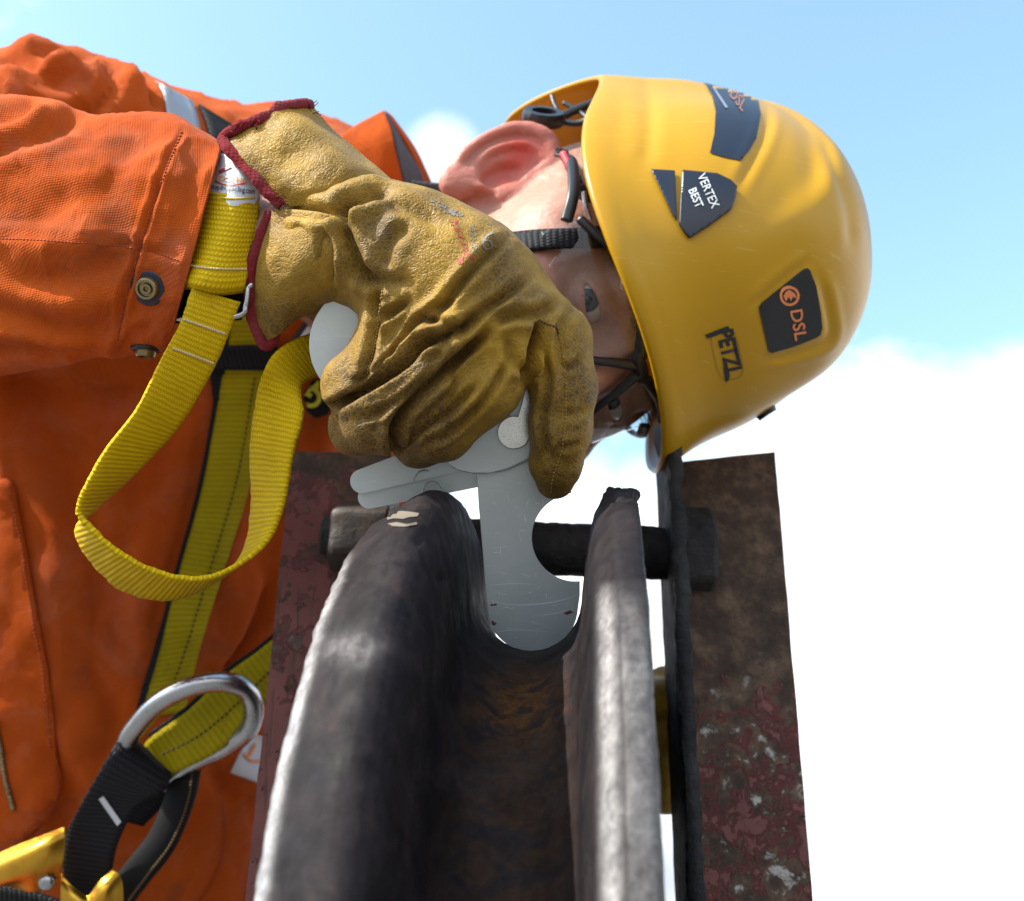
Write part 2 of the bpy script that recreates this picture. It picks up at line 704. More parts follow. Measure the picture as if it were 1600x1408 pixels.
# ------------------------------------------------------------------ materials
def m_greasy_steel():
    m, n = new_mat('greasy worn steel')
    co = n.coord('Object')
    big = n.noise(co, 48, 9, 0.72, 0.5)
    fine = n.noise(co, 330, 6, 0.7)
    col = n.ramp(big, [(0.34, (0.009, 0.007, 0.008)), (0.48, (0.015, 0.012, 0.0135)), (0.58, (0.023, 0.018, 0.020)), (0.70, (0.040, 0.027, 0.023))])
    rust = n.math('MULTIPLY', n.attr('rust'), n.ramp(n.noise(n.scaled(co, (1.0, 2.2, 2.2)), 55, 6, 0.65, 1.0), [(0.36, 0.0), (0.56, 1.0)]))
    col = n.mix(rust, col, n.ramp(fine, [(0.3, (0.05, 0.020, 0.006)), (0.7, (0.17, 0.072, 0.020))]))
    bare = n.math('MULTIPLY', n.attr('bare'), n.ramp(n.noise(n.scaled(co, (2.0, 1, 1)), 60, 7, 0.7), [(0.34, 0.35), (0.60, 1.0)]))
    col = n.mix(bare, col, n.ramp(fine, [(0.3, (0.30, 0.28, 0.285)), (0.7, (0.78, 0.74, 0.73))]))
    specks = n.ramp(n.voro(co, 900), [(0.04, 1.0), (0.12, 0.0)])
    col = n.mix(n.math('MULTIPLY', specks, n.ramp(n.noise(co, 40), [(0.55, 0.0), (0.66, 0.35)])), col, (0.30, 0.29, 0.30))
    rough = n.ramp(n.noise(co, 70, 5, 0.6), [(0.3, 0.50), (0.7, 0.78)])
    rough = n.math('SUBTRACT', rough, n.math('MULTIPLY', bare, 0.26), clamp=True)
    h = n.math('ADD', n.math('MULTIPLY', n.noise(co, 190, 7, 0.7), 0.9), n.math('MULTIPLY', fine, 0.45))
    n.bsdf(color=col, rough=n.math('ADD', rough, n.math('MULTIPLY', rust, 0.35), clamp=True), metal=n.math('MULTIPLY', bare, 0.85), spec=n.math('ADD', 0.12, n.math('MULTIPLY', bare, 0.4)), normal=n.bump(h, 0.5, 0.0007))
    return m


def m_red_rust():
    m, n = new_mat('rusting red oxide paint')
    co = n.coord('Object')
    blot = n.noise(co, 62, 9, 0.68, 0.35)
    big = n.noise(co, 6.5, 3, 0.5)
    cut = n.math('ADD', blot, n.math('MULTIPLY', n.math('SUBTRACT', big, 0.5), 0.5))
    cut = n.math('ADD', cut, n.math('MULTIPLY', n.attr('wear'), 0.26))
    rust = n.ramp(cut, [(0.545, 0.0), (0.565, 1.0)])
    spots = n.ramp(n.voro(n.mix(0.02, co, n.n('ShaderNodeTexNoise').outputs['Color']), 130), [(0.20, 1.0), (0.27, 0.0)])
    spots = n.math('MULTIPLY', spots, n.ramp(n.noise(co, 30, 4), [(0.44, 0.0), (0.50, 1.0)]))
    streak = n.ramp(n.noise(n.scaled(co, (1, 1, 0.10)), 150, 5, 0.6, 0.2), [(0.56, 0.0), (0.66, 0.75)])
    streak = n.math('MULTIPLY', streak, n.ramp(n.noise(co, 14, 3), [(0.42, 0.0), (0.58, 1.0)]))
    rust = n.math('MAXIMUM', n.math('MAXIMUM', rust, spots), streak)
    fine = n.noise(co, 300, 5, 0.65)
    red = n.ramp(n.noise(co, 45, 5, 0.6), [(0.3, (0.110, 0.024, 0.021)), (0.7, (0.165, 0.042, 0.035))])
    brown = n.ramp(n.noise(co, 75, 6, 0.7), [(0.25, (0.016, 0.010, 0.007)), (0.48, (0.055, 0.031, 0.020)), (0.62, (0.11, 0.066, 0.040)), (0.78, (0.19, 0.13, 0.09))])
    col = n.mix(rust, red, brown)
    flake = n.math('MULTIPLY', n.ramp(n.noise(co, 62, 7, 0.68, 0.3), [(0.575, 0.0), (0.635, 1.0)]), n.attr('flake'))
    col = n.mix(flake, col, n.ramp(fine, [(0.3, (0.26, 0.21, 0.17)), (0.7, (0.48, 0.46, 0.45))]))
    rim = n.math('MULTIPLY', n.ramp(cut, [(0.49, 0.0), (0.515, 1.0), (0.54, 0.0)]), 0.5)
    h = n.math('SUBTRACT', n.math('ADD', n.math('MULTIPLY', fine, n.math('ADD', 0.15, n.math('MULTIPLY', rust, 0.6))), rim), n.math('MULTIPLY', rust, 0.5))
    n.bsdf(color=col, rough=n.ramp(rust, [(0.0, 0.48), (1.0, 0.82)]), spec=0.4, normal=n.bump(h, 0.8, 0.0012))
    return m


def m_black_grease():
    m, n = new_mat('caked black grease')
    co = n.coord('Object')
    f = n.noise(co, 140, 6, 0.65)
    col = n.ramp(n.noise(co, 45, 5, 0.6), [(0.35, (0.012, 0.012, 0.014)), (0.7, (0.040, 0.036, 0.036))])
    n.bsdf(color=col, rough=n.ramp(f, [(0.3, 0.55), (0.7, 0.85)]), spec=0.25, normal=n.bump(f, 0.9, 0.003))
    return m


def m_old_nut():
    m, n = new_mat('greasy brown nut')
    co = n.coord('Object')
    f = n.noise(co, 150, 6, 0.6)
    col = n.ramp(n.noise(co, 60, 5, 0.6), [(0.3, (0.014, 0.011, 0.010)), (0.55, (0.040, 0.028, 0.021)), (0.75, (0.085, 0.058, 0.042))])
    n.bsdf(color=col, rough=0.5, spec=0.5, normal=n.bump(f, 0.6, 0.0015))
    return m


def m_aluminium():
    m, n = new_mat('scratched brushed aluminium')
    co = n.coord('Object')
    brush = n.noise(n.scaled(co, (900, 900, 14)), 1.0, 3, 0.6)
    smear = n.noise(co, 28, 5, 0.6)
    col = n.ramp(smear, [(0.3, (0.58, 0.64, 0.66)), (0.7, (0.72, 0.78, 0.79))])
    scr = None
    for k, (ang, sc) in enumerate(((0.5, 46.0), (1.9, 38.0), (2.7, 52.0))):
        mp = n.n('ShaderNodeMapping')
        n.put(mp.inputs['Vector'], co)
        mp.inputs['Rotation'].default_value = (0, ang, 0.0)
        mp.inputs['Scale'].default_value = (1.0, 1.0, 16.0)
        v = n.ramp(n.noise(mp.outputs[0], sc, 2, 0.5, 0.0), [(0.705, 0.0), (0.715, 1.0), (0.725, 0.0)])
        scr = v if scr is None else n.math('MAXIMUM', scr, v)
    dirt = n.ramp(n.noise(co, 210, 5, 0.7), [(0.70, 0.0), (0.78, 1.0)])
    col = n.mix(n.math('MULTIPLY', dirt, n.attr('dirt')), col, (0.20, 0.08, 0.04))
    col = n.mix(n.math('MULTIPLY', scr, 0.8), col, (0.9, 0.92, 0.93))
    h = n.math('ADD', n.math('MULTIPLY', brush, 0.4), n.math('MULTIPLY', scr, -0.6))
    n.bsdf(color=col, rough=n.ramp(smear, [(0.3, 0.32), (0.7, 0.5)]), metal=0.35, spec=0.6, normal=n.bump(h, 0.25, 0.0004))
    return m


def m_bright_steel(name='polished steel', color=(0.62, 0.63, 0.65), rough=0.18, scale=300):
    m, n = new_mat(name)
    co = n.coord('Object')
    f = n.noise(n.scaled(co, (1, 1, 6)), scale, 4, 0.6)
    n.bsdf(color=n.mix(n.ramp(n.noise(co, 60), [(0.45, 0.0), (0.7, 0.5)]), color, tuple(c * 0.55 for c in color)), rough=n.ramp(f, [(0.3, rough), (0.7, rough + 0.18)]), metal=1.0,
           normal=n.bump(f, 0.12, 0.0004))
    return m


def m_leather():
    m, n = new_mat('worn yellow leather')
    co = n.coord('Object')
    grime = n.noise(co, 17, 6, 0.6, 0.5)
    mott = n.noise(co, 75, 6, 0.65, 0.4)
    warp = n.n('ShaderNodeVectorMath', operation='ADD')
    nv = n.n('ShaderNodeTexNoise'); nv.inputs['Scale'].default_value = 140; n.put(nv.inputs['Vector'], co)
    sc = n.n('ShaderNodeVectorMath', operation='SCALE'); sc.inputs['Scale'].default_value = 0.004
    n.nt.links.new(nv.outputs['Color'], sc.inputs[0]); n.nt.links.new(co, warp.inputs[0]); n.nt.links.new(sc.outputs[0], warp.inputs[1])
    cell = n.voro(warp.outputs[0], 620, 'DISTANCE_TO_EDGE')
    cell2 = n.voro(warp.outputs[0], 230, 'DISTANCE_TO_EDGE')
    crack = n.ramp(cell, [(0.02, 1.0), (0.20, 0.0)])
    crack2 = n.ramp(cell2, [(0.01, 1.0), (0.09, 0.0)])
    lines = n.math('MAXIMUM', n.math('MULTIPLY', crack, 0.75), crack2)
    clean = n.ramp(mott, [(0.25, (0.26, 0.140, 0.008)), (0.55, (0.37, 0.208, 0.014)), (0.8, (0.44, 0.265, 0.036))])
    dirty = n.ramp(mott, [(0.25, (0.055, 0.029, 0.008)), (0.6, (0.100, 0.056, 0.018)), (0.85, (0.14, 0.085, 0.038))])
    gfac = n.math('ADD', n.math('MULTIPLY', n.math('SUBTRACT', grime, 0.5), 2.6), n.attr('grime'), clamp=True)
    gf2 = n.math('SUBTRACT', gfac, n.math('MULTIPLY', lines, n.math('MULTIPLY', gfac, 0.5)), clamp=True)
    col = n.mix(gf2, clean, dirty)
    col = n.mix(n.math('MULTIPLY', n.ramp(n.noise(co, 48, 6, 0.7), [(0.62, 0.0), (0.70, 1.0)]), 0.55), col, (0.12, 0.075, 0.045))
    h = n.math('SUBTRACT', n.math('MULTIPLY', n.noise(co, 420, 4, 0.6), 0.5), n.math('MULTIPLY', lines, 0.55))
    wr = n.noise(n.scaled(co, (1.0, 1.0, 1.0)), 130, 5, 0.6, 1.6)
    h = n.math('ADD', h, n.math('MULTIPLY', wr, 0.5))
    n.bsdf(color=col, rough=n.ramp(mott, [(0.3, 0.46), (0.7, 0.64)]), spec=0.28, normal=n.bump(h, 0.45, 0.0011), sheen=0.05)
    return m


def m_fabric(name, c0, c1, weave=5200.0, dirt=0.5, dirtcol=(0.10, 0.05, 0.035)):
    m, n = new_mat(name)
    co = n.coord('Object')
    x, y, z = n.sep(co)[0:3]
    wa = n.math('SINE', n.math('MULTIPLY', n.math('ADD', z, n.math('MULTIPLY', y, 0.4)), weave * 1.25))
    wb = n.math('SINE', n.math('MULTIPLY', n.math('ADD', x, n.math('MULTIPLY', y, 0.7)), weave))
    wv = n.math('MULTIPLY', n.math('ADD', wa, wb), 0.25)
    big = n.noise(co, 9, 4, 0.55, 0.3)
    fine = n.noise(co, 120, 6, 0.7)
    col = n.ramp(n.math('ADD', n.math('MULTIPLY', big, 0.7), n.math('MULTIPLY', fine, 0.3)), [(0.35, c0), (0.65, c1)])
    fade = n.ramp(n.noise(co, 26, 6, 0.66, 0.6), [(0.5, 0.0), (0.72, 0.35)])
    col = n.mix(fade, col, tuple(min(1.0, c * 0.9 + 0.09) for c in c1))
    d = n.math('MULTIPLY', n.ramp(n.noise(co, 15, 7, 0.7, 0.8), [(0.54, 0.0), (0.72, 1.0)]), dirt)
    sp = n.math('MULTIPLY', n.ramp(n.noise(co, 90, 5, 0.7), [(0.66, 0.0), (0.74, 1.0)]), dirt)
    d = n.math('MAXIMUM', d, sp)
    d = n.math('MAXIMUM', d, n.math('MULTIPLY', n.attr('soil'), n.ramp(fine, [(0.3, 0.3), (0.7, 1.0)])))
    col = n.mix(d, col, dirtcol)
    col = n.mix(n.math('MULTIPLY', n.math('ADD', wv, 0.5), 0.22), col, tuple(c * 0.45 for c in c0))
    h = n.math('ADD', n.math('MULTIPLY', wv, 0.35), n.math('MULTIPLY', n.noise(co, 60, 6, 0.65, 0.8), 2.2))
    n.bsdf(color=col, rough=0.9, spec=0.08, normal=n.bump(h, 0.5, 0.0011), sheen=0.04, sheenr=0.5)
    return m


def m_webbing(name, c0, c1, rib=1.15, edge=None, dirt=0.35):
    """woven strap; UV in metres, u along and v across"""
    m, n = new_mat(name)
    uv = n.coord('UV')
    u, v = n.sep(uv)[0:2]
    k = 2 * pi / (rib * 0.002)
    row = n.math('MULTIPLY', u, k)
    stag = n.math('MULTIPLY', n.math('SINE', n.math('MULTIPLY', row, 0.5)), 1.57)
    wr = n.math('SINE', row)
    wc = n.math('SINE', n.math('ADD', n.math('MULTIPLY', v, 2 * pi / 0.0017), stag))
    bead = n.math('MULTIPLY', n.math('ADD', n.math('MULTIPLY', wr, 0.5), 0.5), n.math('ADD', n.math('MULTIPLY', wc, 0.4), 0.6))
    co = n.coord('Object')
    big = n.noise(co, 40, 5, 0.6)
    col = n.mix(bead, c0, c1)
    d = n.math('MULTIPLY', n.ramp(n.noise(co, 70, 6, 0.72, 0.5), [(0.60, 0.0), (0.72, 1.0)]), dirt)
    col = n.mix(d, col, (0.10, 0.07, 0.02))
    col = n.mix(n.math('MULTIPLY', n.ramp(big, [(0.35, 1.0), (0.6, 0.0)]), 0.22), col, tuple(c * 0.5 for c in c0))
    n.bsdf(color=col, rough=0.6, spec=0.14, normal=n.bump(bead, 0.7, 0.0008))
    return m


def m_skin():
    m, n = new_mat('flushed skin with ear glow')
    co = n.coord('Object')
    big = n.noise(co, 38, 5, 0.6)
    fine = n.noise(co, 420, 4, 0.6)
    col = n.ramp(big, [(0.3, (0.38, 0.180, 0.128)), (0.7, (0.48, 0.262, 0.195))])
    col = n.mix(n.ramp(n.noise(co, 170, 6, 0.7), [(0.52, 0.0), (0.72, 0.55)]), col, (0.42, 0.12, 0.085))
    col = n.mix(n.ramp(n.noise(co, 900, 2, 0.5), [(0.60, 0.0), (0.75, 0.35)]), col, (0.16, 0.08, 0.055))
    col = n.mix(n.attr('flush_glow'), col, (0.56, 0.065, 0.045))
    col = n.mix(n.math('MULTIPLY', n.attr('brow'), n.ramp(n.noise(n.scaled(co, (1, 1, 1)), 500, 3), [(0.4, 0.2), (0.6, 1.0)])), col, (0.16, 0.085, 0.045))
    n.bsdf(color=col, rough=n.ramp(fine, [(0.3, 0.42), (0.7, 0.58)]), spec=0.4, sss=0.45, sssr=(1.0, 0.32, 0.16), ssss=0.007,
           normal=n.bump(n.math('ADD', fine, n.math('MULTIPLY', n.noise(co, 120, 5, 0.6), 0.8)), 0.55, 0.0010))
    return m


def m_helmet():
    m, n = new_mat('yellow moulded plastic')
    co = n.coord('Object')
    col = n.ramp(n.noise(co, 14, 4, 0.5), [(0.3, (0.46, 0.240, 0.002)), (0.7, (0.50, 0.264, 0.003))])
    scuff = n.ramp(n.noise(n.scaled(co, (1, 3, 1)), 130, 5, 0.7), [(0.66, 0.0), (0.72, 0.6)])
    col = n.mix(n.math('MULTIPLY', scuff, 0.4), col, (0.40, 0.26, 0.07))
    for ang, sc_ in ((0.4, 22.0), (1.5, 17.0), (2.4, 26.0)):
        mp = n.n('ShaderNodeMapping'); n.put(mp.inputs['Vector'], co)
        mp.inputs['Rotation'].default_value = (ang, ang * .7, 0); mp.inputs['Scale'].default_value = (1, 1, 14)
        col = n.mix(n.math('MULTIPLY', n.ramp(n.noise(mp.outputs[0], sc_, 2, 0.5), [(0.70, 0.0), (0.708, 1.0), (0.716, 0.0)]), 0.5), col, (0.62, 0.46, 0.16))
    grime = n.math('MULTIPLY', n.ramp(n.noise(co, 210, 5, 0.7), [(0.69, 0.0), (0.74, 1.0)]), 0.5)
    col = n.mix(grime, col, (0.2, 0.12, 0.03))
    n.bsdf(color=col, rough=n.math('ADD', 0.34, n.math('MULTIPLY', scuff, 0.2)), spec=0.35, sss=0.08, sssr=(1.0, 0.5, 0.06), ssss=0.006,
           normal=n.bump(n.noise(co, 160, 4), 0.04, 0.001))
    return m


def m_lens():
    m, n = new_mat('clear spectacle lens')
    tr = n.n('ShaderNodeBsdfTransparent'); tr.inputs[0].default_value = (0.93, 0.95, 0.955, 1)
    gl = n.n('ShaderNodeBsdfGlossy'); gl.inputs['Roughness'].default_value = 0.04
    gl.inputs[0].default_value = (0.9, 0.95, 1.0, 1)
    fr = n.n('ShaderNodeFresnel'); fr.inputs['IOR'].default_value = 1.5
    mx = n.n('ShaderNodeMixShader')
    n.put(mx.inputs[0], n.math('MULTIPLY', fr.outputs[0], n.math('SUBTRACT', 1.0, n.n('ShaderNodeNewGeometry').outputs['Backfacing'])))
    n.nt.links.new(tr.outputs[0], mx.inputs[1]); n.nt.links.new(gl.outputs[0], mx.inputs[2])
    out = n.n('ShaderNodeOutputMaterial'); n.nt.links.new(mx.outputs[0], out.inputs[0])
    return m


M = dict(
    steel=m_greasy_steel(), red=m_red_rust(), grease=m_black_grease(), nut=m_old_nut(), alu=m_aluminium(),
    chrome=m_bright_steel('worn steel', (0.46, 0.47, 0.50), 0.16), rivet=m_bright_steel('bright rivet', (0.78, 0.78, 0.76), 0.14, 900),
    gold=m_bright_steel('gold anodised alloy', (0.72, 0.40, 0.05), 0.26, 200),
    brass=m_bright_steel('aged brass', (0.34, 0.27, 0.15), 0.3, 400),
    leather=m_leather(), skin=m_skin(), helmet=m_helmet(), lens=m_lens(),
    orange=m_fabric('orange work cotton', (0.40, 0.060, 0.005), (0.52, 0.092, 0.010)),
    lining=m_fabric('dark grey lining cotton', (0.07, 0.07, 0.08), (0.11, 0.11, 0.12)),
    binding=m_fabric('dark red cotton tape', (0.155, 0.012, 0.017), (0.23, 0.02, 0.027), 3000, 0.5, (0.07, 0.03, 0.03)),
    yellow_web=m_webbing('bright yellow webbing', (0.52, 0.32, 0.001), (0.82, 0.57, 0.004), 1.15),
    harness_web=m_webbing('soiled yellow harness webbing', (0.34, 0.26, 0.002), (0.52, 0.43, 0.006), 1.9, dirt=0.5),
    black_web=m_webbing('black webbing', (0.010, 0.010, 0.013), (0.028, 0.028, 0.034), 1.6, dirt=0.1),
    black=plain('black plastic', (0.014, 0.014, 0.016), 0.38), matt_black=plain('matt black rubber', (0.008, 0.008, 0.009), 0.7, spec=.2),
    navy=plain('dark navy film', (0.010, 0.014, 0.028), 0.34), tape=plain('silver reflective tape', (0.33, 0.35, 0.38), 0.4, 0.3),
    orange_print=plain('orange print', (0.72, 0.22, 0.07), 0.5), white_print=plain('white print', (0.72, 0.74, 0.76), 0.5),
    ink=plain('black ink', (0.012, 0.012, 0.014), 0.5), grey_ink=plain('faded grey ink', (0.20, 0.18, 0.15), 0.7), red_ink=plain('worn red ink', (0.38, 0.045, 0.03), 0.7),
    lime=plain('lime yellow print', (0.62, 0.62, 0.02), 0.5), white_label=plain('white woven label', (0.62, 0.63, 0.68), 0.75),
    thread=plain('ochre stitching thread', (0.30, 0.19, 0.04), 0.8), dark_thread=plain('dark stitching thread', (0.05, 0.03, 0.015), 0.8),
    brick_thread=plain('dull orange thread', (0.30, 0.05, 0.014), 0.8),
    eye_white=plain('eye white', (0.46, 0.40, 0.38), 0.2), iris=plain('grey blue iris', (0.022, 0.024, 0.028), 0.15), pupil=plain('pupil', (0.004, 0.004, 0.004), 0.08),
    wood=plain('pale scraped paint', (0.15, 0.12, 0.09), 0.8), red_cord=plain('pink red cord', (0.55, 0.05, 0.07), 0.6),
    concrete=None,
)


def m_ground():
    m, n = new_mat('pale weathered concrete')
    co = n.coord('Object')
    col = n.ramp(n.noise(co, 0.8, 8, 0.65), [(0.3, (0.10, 0.095, 0.088)), (0.7, (0.16, 0.152, 0.14))])
    col = n.mix(n.ramp(n.noise(co, 9, 7, 0.7), [(0.55, 0.0), (0.75, 0.35)]), col, (0.16, 0.15, 0.13))
    n.bsdf(color=col, rough=0.9, normal=n.bump(n.noise(co, 40, 6, 0.65), 0.4, 0.01))
    return m


M['concrete'] = m_ground()
# ------------------------------------------------------------------ the setting
g = 6000.0
ground = mk('ground', np.array([[-g, -g, 0], [g, -g, 0], [g, g, 0], [-g, g, 0]], float), [(0, 1, 2, 3)], M['concrete'], world=True, smooth=False)
tag(ground, kind='structure')


# ------------------------------------------------------------------ the sheave block: two red uprights, cheek plates, bolt, wheel
def upright(name, tl, tr, bl, br, label, flake, wear):
    """flat steel bar standing on the ground; corners given where the picture shows them"""
    n = 60
    tl, tr, bl, br = (W(C(*p)) for p in (tl, tr, bl, br))
    def down(t, b):
        s = t[2] / (t[2] - b[2])
        return t + (b - t) * s
    L0, L1, R0, R1 = tl, down(tl, bl), tr, down(tr, br)
    across = (R0 - L0) / np.linalg.norm(R0 - L0)
    back = np.cross(np.array([0, 0, 1.0]), across); back /= np.linalg.norm(back)
    if back[1] < 0:
        back = -back
    th = 0.012
    nu, nv = 140, 14
    s = np.linspace(0, 1, nu)[:, None, None]; t = np.linspace(0, 1, nv)[None, :, None]
    G = (L0 * (1 - t) + R0 * t) * (1 - s) + (L1 * (1 - t) + R1 * t) * s
    # uneven flame-cut edges
    ed = fbm(G.reshape(-1, 3), 60, 3, 3).reshape(nu, nv, 1)
    wgt = np.zeros((1, nv, 1)); wgt[0, 0] = 1; wgt[0, -1] = 1
    G = G + across * ed * 0.0003 * wgt
    dz = fbm(G.reshape(-1, 3), 45, 3, 9).reshape(nu, nv, 1) * 0.00025
    Fr = (G + back * dz).reshape(-1, 3); Bk = (G + back * th).reshape(-1, 3)
    F = grid_faces(nu, nv)
    nn = nu * nv
    ring = [v for v in range(nv)] + [u * nv + nv - 1 for u in range(1, nu)] + [(nu - 1) * nv + v for v in range(nv - 2, -1, -1)] + [u * nv for u in range(nu - 2, 0, -1)]
    ring = np.array(ring); r2 = np.roll(ring, -1)
    Fa = np.concatenate([F, F[:, ::-1] + nn, np.stack([ring, r2, r2 + nn, ring + nn], 1)])
    V = np.concatenate([Fr, Bk])
    P = PX(WI(V))
    at = dict(flake=np.clip(np.vectorize(flake)(P[:, 0], P[:, 1]), 0, 1), wear=np.clip(np.vectorize(wear)(P[:, 0], P[:, 1]), -1, 2))
    o = mk(name, V, Fa, M['red'], None, world=True, base=WI((L1 + R1) / 2), attrs=at, sharp=40)
    return tag(o, label, 'steel upright')


up_r = upright('steel_upright', (1058, 722, .64), (1211, 706, .64), (1078, 1408, .545), (1270, 1408, .545),
        'rusty red steel upright behind the right end of the bolt, under the helmet', lambda x, y: (y - 1020) / 120.0, lambda x, y: 1.25 if y < 960 else 1.25 - (y - 960) / 200.0 if y < 1110 else .50)
up_l = upright('steel_upright', (456, 705, .64), (612, 708, .64), (383, 1408, .545), (560, 1408, .545),
        'rusty red steel upright behind the left nut, in front of the orange overalls', lambda x, y: (0.10 if y > 900 else 0.0), lambda x, y: -0.12 + (x - 440) / 400.0 + (0.5 if y < 740 else 0))


def cheek(name, top_n, bot_n, top_f, bot_f, th, label):
    """plate seen nearly edge-on, with lumps of old grease along its edge"""
    a, b, c, d = (W(C(*p)) for p in (top_n, bot_n, top_f, bot_f))
    n1, n2 = 130, 26
    s = np.linspace(0, 1, n1)[:, None, None]; t = np.linspace(0, 1, n2)[None, :, None]
    G = (a * (1 - s) + b * s) * (1 - t) + (c * (1 - s) + d * s) * t
    V, F, uv = slab(G, th)
    N = normals_of(V, F)
    k = fbm(V, 70, 4, 5)
    edge = np.exp(-(np.concatenate([np.tile(np.linspace(0, 1, n2), n1)] * 2) / 0.18) ** 2)
    V = V + N * (0.0004 * k + edge * 0.0012 * np.clip(fbm(V, 130, 3, 8), -0.2, 1))[:, None]
    V[:, 0] += edge * 0.0012 * fbm(V, 90, 3, 21)
    o = mk(name, V, F, M['grease'], None, world=True, base=WI((b + d) / 2))
    return tag(o, label, 'cheek plate')


cheek_r = cheek('cheek_plate', (1053, 655, .600), (1096, 1560, .505), (1030, 668, .690), (1072, 1560, .60), .007,
      'black greasy cheek plate seen edge-on between the wheel and the right upright')
cheek_l = cheek('cheek_plate', (622, 790, .585), (560, 1560, .50), (640, 790, .665), (600, 1560, .585), .010,
      'black greasy cheek plate hidden behind the left flange of the wheel')

# ---- bolt through both cheeks
ba, bb = C(520, 842, .625), C(1096, 868, .625)
axis = (bb - ba) / np.linalg.norm(bb - ba)


def turned(a0, ax, prof, m=48, hexn=None, rot=0.0):
    """solid of revolution (or hexagonal) along ax from a0; prof = [(along, radius)]"""
    ref = np.array([0, 0, 1.0]); e1 = ref - ax * ref.dot(ax); e1 /= np.linalg.norm(e1); e2 = np.cross(ax, e1)
    ang = np.linspace(0, 2 * pi, m, endpoint=False)
    rr = np.ones(m)
    if hexn:
        rr = cos(pi / hexn) / np.cos((ang + rot) % (2 * pi / hexn) - pi / hexn)
        rr = np.minimum(rr / cos(pi / hexn), 1.12) 
    V = []
    for s, r in prof:
        V.append(a0 + ax * s + r * (rr[:, None] * (np.cos(ang)[:, None] * e1 + np.sin(ang)[:, None] * e2)))
    V = np.concatenate(V)
    F = grid_faces(len(prof), m, False, True).tolist()
    F.append(list(range(m))); F.append([(len(prof) - 1) * m + k for k in range(m)][::-1])
    return V, F


bolt = thing('through_bolt', ba, 'thick black greasy bolt across the block with a brown nut on its left end', 'bolt')
L = np.linalg.norm(bb - ba)
rs = np.linspace(0, 1, 60)
V, F = turned(ba + axis * 0.02, axis, [(s * (L - .03), .0152) for s in rs], 40)
N = normals_of(V, np.array([f for f in F if len(f) == 4]))
V = V + N * (0.0007 * fbm(V, 160, 4, 4))[:, None]
mk('shank', V, F, M['grease'], bolt)
V, F = turned(ba, axis, [(0, .0175), (.0015, .0200), (.004, .0212), (.010, .0212), (.028, .0212), (.031, .0206), (.033, .018)], 72, 6, 0.35)
V = V + 0.0004 * fbm(V, 120, 3, 2)[:, None]
mk('nut', V, F, M['nut'], bolt, sharp=32)
V, F = turned(ba - axis * 0.006, axis, [(0, .011), (.0012, .0125), (.0062, .0125)], 32)
mk('bolt_end', V, F, M['grease'], bolt, sharp=40)
V, F = turned(ba + axis * .033, axis, [(0, .0225), (.0035, .0225)], 40)
mk('washer', V, F, M['nut'], bolt, sharp=40)
V, F = turned(bb - axis * .013, axis, [(0, .0245), (.016, .0245), (.018, .023), (.019, .020)], 72, 6, 0.1)
V = V + 0.0008 * fbm(V, 90, 3, 12)[:, None]
mk('bolt_head', V, F, M['grease'], bolt, sharp=32)

# ---- grooved wheel
YAW = radians(4.4)
WA = np.array([cos(YAW), -sin(YAW), 0.012]); WA /= np.linalg.norm(WA)
E1 = np.array([sin(YAW), cos(YAW), 0.0]); E2 = np.cross(WA, E1); E2 *= np.sign(E2[2])
WC = np.array([0.0085, 0.4643, -0.2386])
sheave = thing('sheave_wheel', WC, 'large dark greasy steel sheave wheel with a deep rope groove, flanges scuffed bright', 'sheave')
prof = [(-50, 118), (-60, 130), (-65.5, 142), (-66.4, 160), (-66.2, 172.5), (-65.6, 174.8), (-63.6, 177.6), (-61.6, 179.6), (-59, 181.4), (-49.5, 188.2), (-46.5, 190.0), (-43, 191.6), (-39, 191.9), (-35.5, 190.8), (-32.5, 188), (-29.8, 182), (-27.6, 172), (-26.2, 160), (-25.0, 150)]
prof += [((-24.2 if a < pi / 2 else -23.2) * cos(a), 144.8 - 24.2 * sin(a)) for a in np.linspace(0.12, pi - 0.12, 17)]
prof += [(23.9, 150), (24.9, 160), (26.9, 172), (28.4, 178.4), (29.0, 180.6), (30.0, 182.6), (34.6, 188.8), (35.8, 190.2), (37.6, 191.2), (40, 191.7), (43.4, 191.7), (45.2, 191.0), (46.2, 189.4), (46.5, 187), (46.7, 160), (49, 140), (42, 126), (34, 116), (0, 108), (-34, 112)]
prof = np.array(prof) / 1000.0 + np.array([0, .030])
seg = np.linalg.norm(np.roll(prof, -1, 0) - prof, axis=1)
PR = np.concatenate([prof[i] + (prof[(i + 1) % len(prof)] - prof[i]) * np.linspace(0, 1, max(2, int(seg[i] / .0013)), endpoint=False)[:, None] for i in range(len(prof))])
NA = 640
th = np.linspace(0, 2 * pi, NA, endpoint=False)
A_, T_ = np.meshgrid(PR[:, 0], th); R_, _ = np.meshgrid(PR[:, 1], th)
V = WC + A_.reshape(-1, 1) * WA + R_.reshape(-1, 1) * (np.cos(T_).reshape(-1, 1) * E1 + np.sin(T_).reshape(-1, 1) * E2)
F = grid_faces(NA, len(PR), True, True)
N = normals_of(V, F)
out = ((V - WC) * N).sum(1)
a = A_.ravel(); r = R_.ravel()
r = r - .030
rim = np.clip((r - .176) / .012, 0, 1)
D = 0.00018 * fbm(V, 150, 4, 1) + rim * 0.00022 * fbm(V, 140, 4, 6)
D -= rim * 0.0016 * np.clip(fbm(V, 95, 3, 31) - 0.6, 0, 1)
P = PX(V)
front = V[:, 1] < .50
